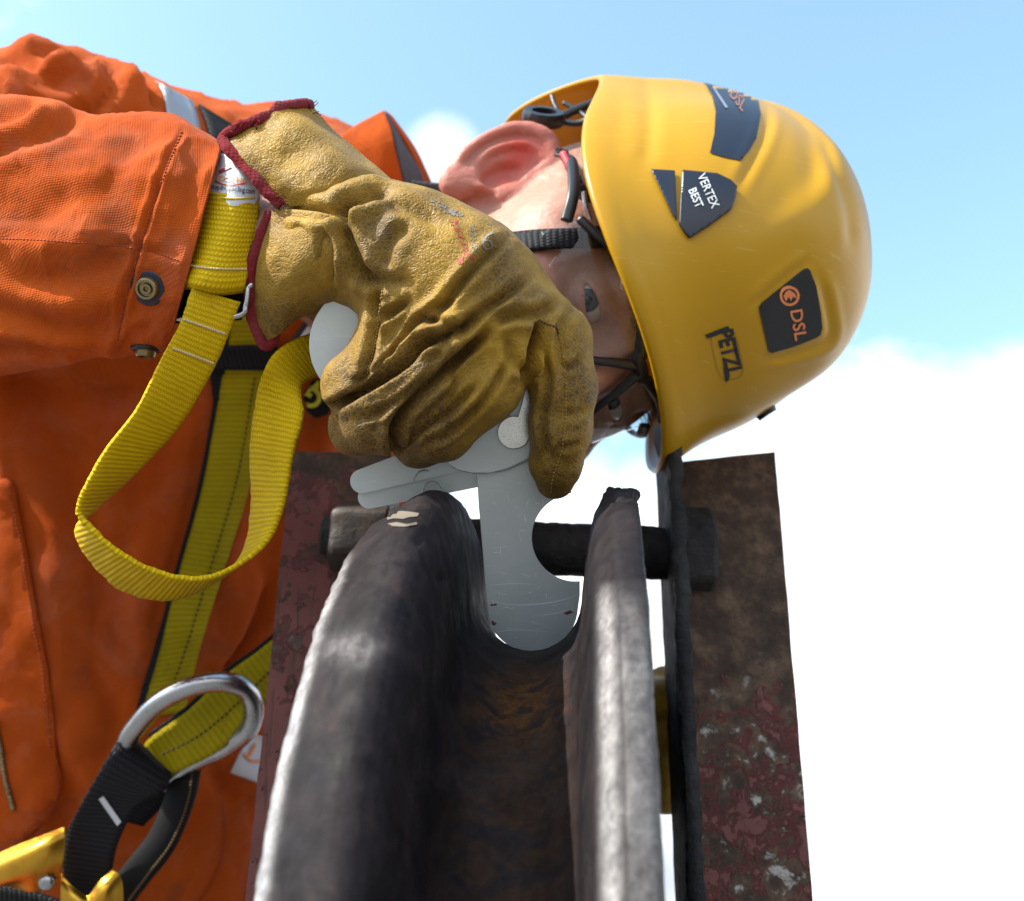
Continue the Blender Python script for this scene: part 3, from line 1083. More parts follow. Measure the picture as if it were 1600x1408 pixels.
# gouges and hammered nicks on the left flange, burred crest on the right one
for (cx, cy, sx, sy, dep) in ((622, 800, 34, 9, -.0014), (640, 822, 28, 5, .0010), (655, 845, 9, 8, -.0016), (690, 905, 8, 7, -.0012), (560, 905, 28, 4, -.0014)):
    w = np.exp(-((P[:, 0] - cx) / sx) ** 2 - ((P[:, 1] - cy) / sy) ** 2) * front * (a < 0)
    D += dep * w
chip = np.exp(-((P[:, 0] - 545) / 46) ** 2 - ((P[:, 1] - 1015) / 30) ** 2) * front * (a < -.02)
D += chip * (.0030 * fbm(V, 170, 4, 71) - .0005)
edge_l = np.exp(-((a + .063) / .004) ** 2) * front
D += edge_l * .0006 * fbm(V, 190, 3, 77)
crest = np.exp(-((P[:, 1] - 775) / 14) ** 2) * (a > .028) * rim
D += crest * 0.0022 * fbm(V, 210, 3, 44)
V = V + N * D[:, None]
bare = np.zeros(len(V))
bare = np.maximum(bare, np.exp(-((a - .0325) / .0026) ** 2) * rim * np.clip((P[:, 1] - 905) / 60, 0, 1))
bare = np.maximum(bare, np.exp(-((a + .0635) / .0026) ** 2) * np.clip((P[:, 1] - 860) / 60, 0, 1))
bare = np.maximum(bare, np.exp(-((P[:, 0] - 545) / 42) ** 2 - ((P[:, 1] - 1012) / 22) ** 2) * (a < 0) * .25)
bare = np.maximum(bare, 0.22 * ((a > .037) & (a < .05)) * rim * np.clip((P[:, 1] - 900) / 120, 0, 1))
rust = np.exp(-(a / .015) ** 2) * (r < .132) * np.exp(-((P[:, 1] - 1105) / 60) ** 2) * front
rust = np.maximum(rust, 0.30 * np.exp(-(a / .02) ** 2) * (r < .14) * (P[:, 1] > 1100))
mk('rim', V, F, M['steel'], sheave, attrs=dict(bare=bare, rust=rust))
V, F = turned(WC - WA * .012, WA, [(0, .035), (0, .144), (.024, .144), (.024, .035)], 96)
mk('web', V, F, M['steel'], sheave, sharp=30)
V, F = turned(WC - WA * .055, WA, [(0, .02), (0, .042), (.004, .045), (.102, .045), (.106, .042), (.106, .02)], 64)
mk('hub', V, F, M['steel'], sheave, sharp=30)
V, F = turned(WC - WA * .085, WA, [(0, .016), (.002, .0185), (.168, .0185), (.170, .016)], 40)
mk('axle', V, F, M['nut'], sheave, sharp=30)
# pale scrape of old paint on the crest of the left flange
sheave_bvh = world_bvh(bpy.data.objects['rim'])
rr_ = random.Random(3)
for po in ([(600, 806), (612, 801), (628, 799), (644, 801), (655, 803), (652, 808), (640, 809), (630, 812), (616, 811), (606, 813)], [(606, 819), (620, 817), (636, 820), (650, 817), (652, 820), (632, 824), (614, 823)]):
    decal('paint_scrape', sheave_bvh, po, .0003, M['wood'], sheave, 5)

# ------------------------------------------------------------------ the groove gauge
TL = (0.00002, 0.00003, 800, 800)
gauge = thing('groove_gauge', C(832, 1018, .487), 'flat aluminium groove gauge set with its wide round-ended blade standing in the wheel groove', 'gauge')


def leaf(name, poly, d, th, m='alu', dirt=0.0):
    V, F = plate(poly, d, th, tilt=TL)
    P = PX(V)
    o = mk(name, V, F, M[m], gauge, smooth=False, attrs=dict(dirt=np.full(len(V), dirt)))
    bevel(o, 0.00045, 2, 30)
    return o


blade = [(744, 600), (745, 740), (748, 790), (751, 825), (756, 884), (759, 925), (763, 958)] + arc(832, 948, 71, 162, 10, 26)[0:] + [(906, 930), (906, 908)] + arc(900, 840, 69, 86, 240, 30) + [(893, 770), (890, 740), (888, 600)]
leaf('blade', blade, .487, .0016, dirt=0.9)


def strip(cx, cy, r, tx, ty, w2):
    dx, dy = tx - cx, ty - cy
    L = math.hypot(dx, dy); ux, uy = dx / L, dy / L
    nx, ny = -uy, ux
    a0 = math.degrees(math.atan2(ny, nx))
    return arc(cx, cy, r, a0, a0 + 180, 18) + [(tx - nx * w2, ty - ny * w2), (tx + nx * w2, ty + ny * w2)]


leaf('leaf', strip(566, 752, 19, 770, 690, 34), .4905, .0012)
leaf('leaf', strip(577, 777, 18, 780, 718, 36), .4935, .0012)
leaf('cover_plate', [(693, 700), (695, 716), (703, 727), (716, 735), (738, 740), (765, 740), (795, 732), (822, 719), (846, 702), (858, 660), (840, 560), (760, 560), (700, 640)], .4835, .0014)
leaf('cover_plate', [(700, 700), (699, 722), (708, 732), (726, 738), (756, 741), (790, 736), (822, 722), (848, 706), (860, 660), (840, 560), (760, 560), (705, 640)], .4855, .0010)
leaf('round_leaf', arc(577, 538, 94, 0, 360, 72)[:-1], .4905, .0014)
V, F = plate(arc(803, 676, 25, 20, 285, 28) + [(816, 630), (822, 606), (828, 580), (846, 580), (842, 640)], .4812, .0014, tilt=TL)
o = mk('thumb_rivet', V, F, M['rivet'], gauge, smooth=False); bevel(o, .0006, 3, 30)

# scratches on the blade: fine raised burrs of bright metal
blade_bvh = world_bvh(bpy.data.objects['blade'])
rs_ = random.Random(21)
def scratch(pts, w):
    L = spline(np.array(pts, float), 14)
    T = np.gradient(L, axis=0); T /= np.linalg.norm(T, axis=1, keepdims=True)
    Nn = np.stack([-T[:, 1], T[:, 0]], 1)
    ww = w * np.sin(np.linspace(.15, pi - .15, len(L)))[:, None]
    return L + Nn * ww, L - Nn * ww
sv, sf = [], []
def add_scr(pts, w):
    a, b = scratch(pts, w); k0 = len(sv); n = len(a)
    sv.extend(a.tolist()); sv.extend(b.tolist())
    sf.extend([[k0 + i, k0 + i + 1, k0 + n + i + 1, k0 + n + i] for i in range(n - 1)])
add_scr([(757, 937), (800, 945), (850, 943), (884, 936), (905, 928)], .7)
add_scr([(760, 915), (800, 912), (840, 913)], .5); add_scr([(770, 988), (810, 984), (860, 988)], .5); add_scr([(835, 962), (870, 958), (893, 950)], .5)
for k in range(46):
    x, y = rs_.uniform(758, 895), rs_.uniform(770, 1000)
    a = rs_.choice([rs_.uniform(0, pi), rs_.uniform(-.3, .3), pi / 2 + rs_.uniform(-.2, .2)]); l = rs_.uniform(3, 16)
    add_scr([(x, y), (x + l * .5 * cos(a) + rs_.uniform(-1, 1), y + l * .5 * sin(a)), (x + l * cos(a), y + l * sin(a))], rs_.uniform(.3, .6))
keep = drape('scratches', blade_bvh, sv, sf, .0001, plain('bright scratch', (.95, .97, .98), .5), gauge)
tag(keep, kind='stuff')
for poly in ([(764, 972), (768, 969), (776, 974), (772, 978)], [(880, 958), (892, 953), (896, 957), (886, 961)], [(766, 944), (776, 943), (776, 946), (767, 947)]):
    decal('dirt_smear', blade_bvh, poly, .00008, plain('brown smear', (.16, .07, .04), .8), gauge, 4)
# curved cut-outs seen as fine lines on the small leaves
for cx_, cy_, r_, a0_, a1_, d_ in ((664, 752, 17, 180, 290, .4893), (676, 766, 14, 170, 350, .4893)):
    V, F = tube(np.array([C(x, y, d_ + TL[0] * (x - 800) + TL[1] * (y - 800)) for x, y in arc(cx_, cy_, r_, a0_, a1_, 14)]), .00028, 30, 6)
    mk('leaf_edge', V, F, M['chrome'], gauge)

V, F = turned(C(803, 676, .4806), np.array([0, -1.0, .04]), [(0, .0074), (.0008, .0072), (.0016, .0060), (.0022, .0036), (.0024, .0002)], 40)
mk('rivet_head', V, F, M['rivet'], gauge)
# ------------------------------------------------------------------ right glove
GL = {}


def glove_chain():
    J = {}
    def c(name, pts):
        J[name] = [(C(p[0], p[1], p[2]), p[3]) for p in pts]
    c('wrist', [(490, 400, .496, .0230), (520, 390, .490, .0255), (590, 395, .482, .0260)])
    c('back', [(560, 352, .482, .0190), (640, 385, .476, .0240), (730, 440, .468, .0250), (792, 498, .465, .0200)])
    c('mcp1', [(560, 332, .488, .0135), (695, 388, .482, .0175), (785, 455, .475, .0175), (858, 532, .471, .0158)])
    c('mcp2', [(570, 360, .480, .0200), (720, 430, .470, .0215), (795, 512, .462, .0180)])
    c('mcp3', [(570, 385, .478, .0215), (680, 440, .468, .0220), (720, 505, .460, .0195)])
    c('mcp4', [(590, 395, .482, .0205), (640, 445, .474, .0200), (660, 500, .468, .0180)])
    c('index', [(868, 535, .470, .0152), (880, 605, .466, .0142), (876, 668, .468, .0132), (868, 722, .473, .0112), (867, 752, .477, .0078)])
    c('middle', [(800, 515, .462, .0180), (752, 600, .458, .0168), (690, 668, .462, .0140), (655, 682, .476, .0130), (655, 660, .500, .0115)])
    c('ring', [(718, 515, .460, .0180), (660, 592, .456, .0165), (588, 658, .461, .0135), (560, 668, .478, .0125), (575, 640, .500, .0110)])
    c('pinky', [(650, 505, .468, .0160), (606, 562, .462, .0145), (552, 602, .465, .0130), (549, 611, .480, .0115), (565, 590, .500, .0105)])
    c('heel', [(618, 468, .474, .0140), (606, 525, .468, .0118), (590, 572, .466, .0108)])
    c('thumb', [(500, 430, .505, .0190), (600, 520, .520, .0170), (700, 590, .520, .0150), (770, 640, .515, .0120)])
    return J


JG = glove_chain()


def chain_sd(p, ch, k=.004):
    d = None
    for (a, ra), (b, rb) in zip(ch[:-1], ch[1:]):
        e = cap_sd(p, a, b, ra, rb)
        d = e if d is None else smin(d, e, k)
    return d


def glove_sd(p):
    d = chain_sd(p, JG['wrist'], .01)
    for k in ('back', 'mcp1', 'mcp2', 'mcp3', 'mcp4'):
        d = smin(d, chain_sd(p, JG[k], .008), .010)
    d = smin(d, chain_sd(p, JG['heel']), .008)
    f = smin(chain_sd(p, JG['pinky']), chain_sd(p, JG['ring']), .0022)
    f = smin(f, chain_sd(p, JG['middle']), .0022)
    f = smin(f, chain_sd(p, JG['index']), .0022)
    d = smin(d, f, .009)
    d = smin(d, chain_sd(p, JG['thumb']), .007)
    return d


allp = np.array([q[0] for ch in JG.values() for q in ch])
GV, GF = surface(glove_sd, allp.min(0) - .03, allp.max(0) + .03, .00115)
GN, _ = grad(glove_sd, GV, .0006)
glove_lines = [
    ([(905, 470), (880, 500), (862, 540)], .0015, 8, .0010), ([(820, 590), (800, 560), (792, 530)], .002, 7, .0014), ([(640, 350), (610, 380), (600, 420)], .0016, 9, .0012), ([(700, 520), (690, 545), (665, 570)], .002, 5, .0014),
    ([(540, 318), (538, 345), (543, 372), (555, 400), (572, 430), (590, 447)], .0060, 9, .0030),
    ([(592, 447), (590, 478), (582, 535), (570, 588), (548, 600)], .0036, 6, .0022),
    ([(745, 498), (700, 522), (660, 540), (625, 572), (575, 606), (530, 632), (505, 640)], .0090, 7, .0028),
    ([(760, 520), (725, 552), (690, 585), (650, 622), (622, 655), (616, 690), (624, 714)], .0100, 7, .0030),
    ([(842, 500), (838, 530), (828, 566), (819, 600)], .0090, 7, .0026),
    ([(792, 372), (756, 404), (712, 454), (682, 494), (662, 505)], .0040, 7, .0024),
    ([(830, 430), (780, 470), (735, 500), (716, 530)], .0034, 7, .0020),
    ([(875, 470), (838, 490), (800, 494), (770, 505)], .0034, 7, .0022),
    ([(612, 300), (580, 306), (548, 318), (520, 334), (480, 332), (440, 324)], .0045, 9, .0028),
    ([(660, 500), (690, 505), (718, 512)], .0022, 6, .0016),
    ([(745, 600), (706, 640), (664, 668), (640, 690)], .0030, 5, .0020),
    ([(795, 560), (760, 620), (712, 668), (672, 692)], .0026, 5, .0018),
    ([(690, 560), (650, 604), (600, 640), (560, 655)], .0028, 5, .0018),
    ([(630, 530), (600, 568), (560, 596)], .0024, 4, .0016),
    ([(846, 540), (858, 600), (850, 660), (858, 720)], .0026, 5, .0018),
    ([(640, 470), (600, 500), (585, 520)], .0030, 5, .0020),
    ([(700, 470), (655, 500), (628, 540), (612, 565)], .0026, 5, .0016),
    ([(470, 350), (476, 400), (468, 450), (474, 470)], .0028, 8, .0020),
    ([(508, 350), (520, 395), (512, 440), (520, 460)], .0034, 8, .0024),
    ([(600, 320), (640, 330), (690, 352)], .0016, 9, .0012),
    ([(560, 420), (600, 440), (640, 440)], .0014, 8, .0010),
    ([(905, 560), (895, 570), (880, 575)], .0026, 5, .0016), ([(912, 640), (898, 648), (884, 650)], .0013, 6, .0008), ([(905, 690), (890, 698), (876, 700)], .0012, 5, .0008),
]
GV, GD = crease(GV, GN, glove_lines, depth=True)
# raised seam along the index finger and the fold bunched at the finger root
GN = normals_of(GV, GF)
s_in = ((GN * (GV / np.linalg.norm(GV, axis=1, keepdims=True))).sum(1)).mean() > 0
if s_in:
    GN = -GN
GV = crease(GV, GN, [([(868, 505), (878, 545), (884, 600), (884, 650), (878, 700), (864, 745), (862, 775)], -.0013, 5, -.0006),
                     ([(734, 516), (740, 497), (757, 492), (770, 506), (765, 528), (744, 552)], -.0030, 8, -.0020),
                     ([(545, 300), (560, 292), (585, 300), (545, 325)], -.0030, 10, 0)])
GV = GV + GN * (0.0005 * fbm(GV, 70, 3, 3) + 0.00012 * fbm(GV, 330, 2, 8))[:, None]
Pg = PX(GV)
grime = 0.52 + 0.38 * fbm(GV, 30, 3, 12)
for (x, y, s, w) in ((860, 690, 55, .5), (600, 650, 70, .35), (560, 600, 50, .35), (690, 690, 60, .25), (640, 380, 70, .18), (560, 420, 60, .30), (910, 600, 30, .35), (720, 430, 70, -.35), (800, 540, 60, -.25), (860, 560, 25, -.45), (700, 600, 40, -.2), (480, 400, 60, .25)):
    grime += w * np.exp(-((Pg[:, 0] - x) ** 2 + (Pg[:, 1] - y) ** 2) / s ** 2)
glove = thing('leather_glove', C(700, 500, .47), 'worn yellow leather rigger glove holding the gauge, red taped cuff and faded stamp', 'glove', )
grime += .40 * np.clip(-GD / .004, 0, 1)  # leather tone goes darker with crease depth
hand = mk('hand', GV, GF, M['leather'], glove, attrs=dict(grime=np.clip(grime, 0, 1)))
glove_bvh = world_bvh(hand)


def stitches(name, bvh, line, n, mat, parent, r=.00035, ln=5.0, off=.0003, duty=.55):
    """a row of separate short thread stitches along a line on a surface"""
    L = spline(np.array(line, float), 400)
    s = np.concatenate([[0], np.cumsum(np.linalg.norm(np.diff(L, axis=0), axis=1))])
    parts = []
    for k in range(n):
        t0 = s[-1] * k / n; t1 = t0 + s[-1] / n * duty
        tt = np.linspace(t0, t1, 4)
        p2 = np.stack([np.interp(tt, s, L[:, 0]), np.interp(tt, s, L[:, 1])], 1)
        q = project(bvh, p2, off)
        if any(x is None for x in q):
            continue
        parts.append(tube(WI(np.array(q)), r, 4, 5, resample=False))
    if not parts:
        return None
    V, F = join(parts)
    o = mk(name, V, F, mat, parent)
    o['kind'] = 'stuff'
    return o


stitches('seam_stitching', glove_bvh, [(868, 505), (878, 545), (884, 600), (884, 650), (878, 700), (864, 745), (861, 772)], 46, M['thread'], glove, .00028)
stitches('seam_stitching', glove_bvh, [(842, 500), (852, 505), (868, 512), (874, 524)], 9, M['dark_thread'], glove, .0004)
stitches('seam_stitching', glove_bvh, [(598, 455), (594, 482), (586, 535), (574, 586)], 26, M['thread'], glove)

# ---- gauntlet cuff: back flap and thumb-side flap, bound in red tape
cuff_back = [
    [(350, 214, .486), (392, 190, .484), (440, 166, .487), (486, 166, .500)],
    [(372, 240, .478), (420, 215, .476), (470, 190, .480), (520, 205, .500)],
    [(404, 276, .474), (455, 252, .470), (515, 232, .474), (566, 244, .496)],
    [(432, 306, .472), (490, 288, .464), (555, 272, .468), (612, 284, .490)],
    [(448, 324, .472), (510, 318, .466), (580, 312, .470), (650, 318, .485)],
]


def wrinkled(ctrl, nu, nv, th, amp, sc, seed):
    P = np.array([[C(*p) for p in row] for row in ctrl])
    A = spline(P, nu); B = np.swapaxes(spline(np.swapaxes(A, 0, 1), nv), 0, 1)
    w = fbm(B.reshape(-1, 3), sc, 3, seed).reshape(nu, nv)
    B = B.copy(); B[..., 1] += amp * w
    return slab(B, th)


V, F, uv = wrinkled(cuff_back, 60, 60, .0016, .0016, 55, 5)
o = mk('cuff_flap', V, F, M['leather'], glove, uv=uv, attrs=dict(grime=np.clip(.38 + .4 * fbm(V, 40, 3, 2), 0, 1)))
cuff_low = [
    [(424, 330, .478), (402, 385, .476), (390, 440, .477), (396, 500, .480), (412, 538, .484)],
    [(448, 328, .470), (434, 390, .466), (428, 440, .467), (430, 490, .472), (436, 522, .478)],
    [(490, 332, .463), (482, 390, .460), (478, 430, .462), (474, 468, .468), (466, 496, .478)],
    [(535, 340, .460), (540, 385, .458), (538, 425, .462), (534, 455, .470), (520, 478, .482)],
    [(580, 350, .466), (590, 390, .466), (580, 425, .472), (572, 450, .480), (560, 462, .490)],
]
V, F, uv = wrinkled(cuff_low, 60, 60, .0016, .0016, 50, 15)
o = mk('cuff_flap', V, F, M['leather'], glove, uv=uv, attrs=dict(grime=np.clip(.62 + .4 * fbm(V, 40, 3, 22), 0, 1)))
cuff_under = [
    [(430, 520, .486), (440, 470, .505), (450, 430, .515)],
    [(470, 494, .486), (480, 460, .505), (490, 420, .515)],
    [(545, 462, .492), (550, 440, .505), (560, 410, .515)],
]
V, F, uv = patch(cuff_under, 20, 20, .0016)
mk('cuff_gusset', V, F, M['leather'], glove, uv=uv, attrs=dict(grime=np.full(len(V), .2)))


def binding(path, r, n, seed):
    V, F = tube(CL(path), r, n, 12, flat=.55)
    V = V + np.stack([fbm(V, 160, 3, seed + k) for k in range(3)], 1) * .0007
    return mk('red_binding', V, F, M['binding'], glove)


binding([(486, 163, .499), (462, 162, .489), (440, 166, .485), (415, 184, .482), (392, 192, .481), (366, 204, .482), (350, 216, .484), (356, 232, .479), (384, 262, .474), (410, 292, .471), (428, 308, .470), (440, 321, .470)], .0027, 110, 2)
binding([(424, 332, .476), (412, 356, .474), (402, 385, .473), (393, 415, .473), (389, 445, .474), (392, 480, .476), (400, 515, .479), (410, 537, .481), (422, 536, .481), (431, 520, .480), (428, 498, .478), (417, 478, .477), (412, 466, .477)], .0025, 110, 5)
# frayed ends of the binding
rf = random.Random(4)
fr = []
for k in range(46):
    cx, cy, dd = rf.choice([(482, 166, .496), (478, 163, .495), (370, 200, .480), (398, 190, .479), (436, 316, .468), (425, 305, .469), (430, 300, .468), (486, 176, .496)])
    x, y = cx + rf.uniform(-10, 10), cy + rf.uniform(-6, 6)
    a = rf.uniform(0, 2 * pi); ln = rf.uniform(4, 11)
    fr.append(tube(CL([(x, y, dd), (x + ln * .5 * cos(a) + rf.uniform(-2, 2), y + ln * .5 * sin(a), dd - .001), (x + ln * cos(a), y + ln * sin(a), dd)]), .00022, 5, 4))
V, F = join(fr)
tag(mk('frayed_threads', V, F, M['binding'], glove), kind='stuff')

# ---- worn print on the back of the hand
def speckle(name, poly, n, seed, r0, r1, mat):
    """worn stamp: many small flecks of ink inside an outline"""
    rg = random.Random(seed)
    P = np.array(poly, float); lo, hi = P.min(0), P.max(0)
    def inside(x, y):
        c = False; j = len(P) - 1
        for i in range(len(P)):
            if (P[i][1] > y) != (P[j][1] > y) and x < (P[j][0] - P[i][0]) * (y - P[i][1]) / (P[j][1] - P[i][1]) + P[i][0]:
                c = not c
            j = i
        return c
    vs, fs = [], []
    for _ in range(n):
        x, y = rg.uniform(lo[0], hi[0]), rg.uniform(lo[1], hi[1])
        if not inside(x, y):
            continue
        r = rg.uniform(r0, r1); k0 = len(vs); m = 6
        vs += [(x + r * rg.uniform(.6, 1.3) * cos(2 * pi * q / m), y + r * rg.uniform(.6, 1.3) * sin(2 * pi * q / m)) for q in range(m)]
        fs.append(list(range(k0, k0 + m)))
    return tag(drape(name, glove_bvh, vs, fs, .00025, mat, glove), kind='stuff')


speckle('red_stamp', [(701, 344), (712, 342), (735, 395), (742, 403), (737, 408), (722, 410), (719, 404), (726, 398), (710, 358)], 330, 1, .7, 1.7, M['red_ink'])
speckle('red_stamp', [(715, 405), (722, 404), (724, 411), (718, 414), (714, 410)], 60, 2, .6, 1.2, M['red_ink'])
lettering('grey_stamp', glove_bvh, '9', 763, 376, 44, 44, 196, .00022, M['grey_ink'], glove, sub=2, bold=-.012)
speckle('grey_stamp', [(668, 308), (690, 318), (726, 336), (716, 340), (690, 332), (666, 320)], 160, 3, .8, 2.2, M['grey_ink'])
speckle('grey_stamp', [(733, 352), (742, 352), (748, 396), (738, 398)], 90, 5, .7, 1.6, M['grey_ink'])
# ------------------------------------------------------------------ the worker's head
YAWH = radians(35.0)
HU = np.array([.957, 0, .29]); HU /= np.linalg.norm(HU)
LI = np.array([.29, 0, -.957]); LI /= np.linalg.norm(LI)
CC = np.array([0, -1.0, 0])
PITCHH = radians(4.0)
HF = cos(YAWH) * CC + sin(YAWH) * LI
HF = cos(PITCHH) * HF + sin(PITCHH) * HU
HUP = HU - HF * HU.dot(HF); HUP /= np.linalg.norm(HUP)
HL = np.cross(HUP, HF)
HO = C(941, 556, .595)
HM = np.stack([HL, HF, HUP])             # rows: left, forward, up


def H(p):
    """head coordinates (left, forward, up; origin between the eyes) to lens coordinates"""
    return HO + np.asarray(p, float) @ HM


def HI(q):
    return (np.asarray(q) - HO) @ HM.T


def rotm(ax, ang):
    return np.array(Matrix.Rotation(ang, 3, ax))


EYE = .0325
NECK = HI(C(545, 400, .775))
EAR_C = np.array([-.079, -.098, -.012])
# ear plate axes: up, backwards-and-out, outward normal
eu = np.array([.06, -.20, 1.0]); eu /= np.linalg.norm(eu)
eb = np.array([-.80, -.72, 0.0]); eb = eb - eu * eb.dot(eu); eb /= np.linalg.norm(eb)
en = np.cross(eb, eu); en *= np.sign(en.dot(np.array([-.3, 1.0, 0])))
EM = np.stack([eu, eb, en])


def ear_sd(p):
    q = (p - EAR_C) @ EM.T
    u, b, w = q[:, 0], q[:, 1], q[:, 2]
    # outline: egg, wide at the top
    wid = .0190 + .0048 * np.clip(u / .033, -1, 1)
    bc = b - .006
    rr = np.sqrt((u / .0345) ** 2 + (bc / wid) ** 2)
    flat = (rr - 1.0) * .020
    disc = smax(flat, np.abs(w + .10 * b) - .0030, .003)
    # rolled rim
    rim = np.sqrt(((rr - .90) * .020) ** 2 + (w - .0030 + .10 * b) ** 2) - .0034
    rim = np.where(bc < -.012, rim + (-.012 - bc) * .8, rim)
    rim = np.where(u < -.020, rim + (-.020 - u) * .5, rim)
    # inner fold
    r2 = np.sqrt(((u - .002) / .021) ** 2 + ((bc + .004) / .0125) ** 2)
    anti = np.sqrt(((r2 - .95) * .015) ** 2 + (w - .0022) ** 2) - .0026
    anti = np.where(bc < -.008, anti + (-.008 - bc), anti)
    d = smin(disc, rim, .003)
    d = smin(d, anti, .003)
    # hollow, canal, front flap, lobe
    d = smax(d, -ell_sd(q, (-.004, -.004, .004), (.0135, .0085, .0075)), .003)
    d = smin(d, ell_sd(q, (-.006, -.015, .003), (.0075, .0042, .0045)), .004)
    d = smin(d, ell_sd(q, (-.031, .002, .0005), (.0095, .0095, .0048)), .006)
    # root towards the skull
    root = ell_sd(q, (-.003, -.012, -.008), (.026, .011, .011))
    return smin(d, root, .008)


def face_sd(p):
    d = ell_sd(p, (0, -.088, .030), (.077, .100, .092))                       # skull
    d = smin(d, ell_sd(p, (0, -.050, -.040), (.063, .066, .072)), .03)         # face block
    d = smin(d, ell_sd(p, (0, -.026, -.088), (.040, .042, .036)), .03)         # jaw, chin
    for s in (-1, 1):
        d = smin(d, cap_sd(p, (s * .060, -.088, -.060), (s * .028, -.022, -.104), .016, .014), .022)   # jaw line
        d = smin(d, ell_sd(p, (s * .045, -.012, -.030), (.024, .022, .018)), .018)    # cheekbone
        d = smin(d, ell_sd(p, (s * (.058 if s < 0 else .052), -.040, .000), (.018, .026, .022)), .02)
    d = smin(d, cap_sd(p, (-.030, .001, .022), (.030, .001, .022), .010, .010), .016)   # brow ridge
    for s in (-1, 1):
        d = smax(d, -ell_sd(p, (s * .032, .016, -.002), (.017, .015, .012)), .014)     # sockets
    # nose
    n = cap_sd(p, (0, .006, .008), (0, .028, -.034), .0078, .0105)
    n = smin(n, ell_sd(p, (0, .030, -.040), (.011, .011, .0095)), .008)
    for s in (-1, 1):
        n = smin(n, ell_sd(p, (s * .0125, .020, -.043), (.0080, .0105, .0078)), .006)
    d = smin(d, n, .010)
    # mouth
    d = smin(d, ell_sd(p, (0, .006, -.066), (.026, .014, .012)), .014)
    d = smax(d, -cap_sd(p, (-.022, .013, -.068), (.022, .013, -.068), .0022, .0022), .004)
    d = smin(d, ell_sd(p, (0, .013, -.0735), (.018, .007, .0042)), .005)
    # eyelids round the eyeballs
    for s in (-1, 1):
        q = p - np.array([s * EYE, -.0055, 0])
        lid = np.sqrt((q * q).sum(1)) - .0142
        lat = q[:, 0] * s
        open_ = np.abs(q[:, 2] + .0006 - .0006 * lat / .01) - .0037 * np.clip(1 - (lat / .0145) ** 2, 0, 1)
        lid = smax(lid, -np.maximum(open_, -q[:, 1] + .004), .0012)
        d = smin(d, lid, .005)
    # neck
    d = smin(d, cap_sd(p, (0, -.092, -.066), NECK, .056, .060), .03)
    d = smin(d, ear_sd(p), .005)
    return d


hv, hf = surface(face_sd, np.minimum((-.125, -.205, -.20), NECK - .075), np.maximum((.105, .055, .130), NECK + .07), .0017)
hn, _ = grad(face_sd, hv, .0008)
# furrows on the forehead, crow's feet, cheek folds
fur = np.zeros(len(hv))
for z, k in ((.034, 1.0), (.041, 1.1), (.048, .9)):
    w = hv[:, 2] - z - .002 * np.sin(hv[:, 0] * 70 + z * 300)
    fur -= .0009 * k * np.exp(-(w / .0012) ** 2) * (hv[:, 1] > -.03) * np.clip(1 - np.abs(hv[:, 0]) / .055, 0, 1)
for s in (-1, 1):
    for a in (-.5, -.15, .2, .5):
        dx_ = hv[:, 0] * s - .047; dz_ = hv[:, 2] + .002
        t = dx_ * cos(a) + dz_ * sin(a); e = -dx_ * sin(a) + dz_ * cos(a)
        fur -= .0007 * np.exp(-(e / .0010) ** 2) * np.clip(t / .004, 0, 1) * np.clip((.020 - t) / .01, 0, 1) * (hv[:, 1] > -.045)
    e = np.abs(hv[:, 0] * s - .022 - (-hv[:, 2] - .035) * .35)
    fur -= .0011 * np.exp(-(e / .0018) ** 2) * (hv[:, 2] < -.034) * (hv[:, 2] > -.075) * (hv[:, 1] > -.03)
hv2 = hv + hn * (fur + .0003 * fbm(hv, 120, 3, 6))[:, None]
ear_d = ear_sd(hv)
earw = np.clip(1 - ear_d / .003, 0, 1) * (hv[:, 0] < -.06)
q = (hv - EAR_C) @ EM.T
flush_glow = earw * (0.32 + 0.75 * np.exp(-((q[:, 0] - .012) / .012) ** 2 - ((q[:, 1] - .006) / .010) ** 2) + .35 * np.exp(-((q[:, 0] + .004) / .010) ** 2 - ((q[:, 1] + .004) / .007) ** 2))  # ear's own redness, plus its backlit glow put into the skin colour
flush_glow = np.maximum(flush_glow, .45 * np.exp(-(((hv - np.array([0, .030, -.038])) / .016) ** 2).sum(1)))
flush_glow = np.maximum(flush_glow, .25 * np.exp(-(((hv - np.array([-.045, -.01, -.035])) / .022) ** 2).sum(1)))
brow = np.zeros(len(hv))
for s in (-1, 1):
    bx = hv[:, 0] * s
    bz = .0195 + .004 * np.clip((bx - .02) / .02, -1, 1) - .006 * np.clip((bx - .042) / .012, 0, 1)
    brow = np.maximum(brow, np.exp(-((hv[:, 2] - bz) / .0042) ** 2) * np.clip((bx - .012) / .004, 0, 1) * np.clip((.056 - bx) / .006, 0, 1) * (hv[:, 1] > -.04))
hair_side = np.clip((hv[:, 2] - .018 + .35 * (hv[:, 1] + .085)) / .01, 0, 1) * (hv[:, 1] < -.055) * (1 - earw)
brow = np.maximum(brow, .75 * hair_side)
person = mk('person', H(hv2), hf, M['skin'], None, base=WI(np.array([-.30, .95, 0.0])), attrs=dict(flush_glow=np.clip(flush_glow, 0, 1), brow=np.clip(brow, 0, 1)))
tag(person, 'worker in orange overalls leaning sideways to sight along the wheel groove', 'person')

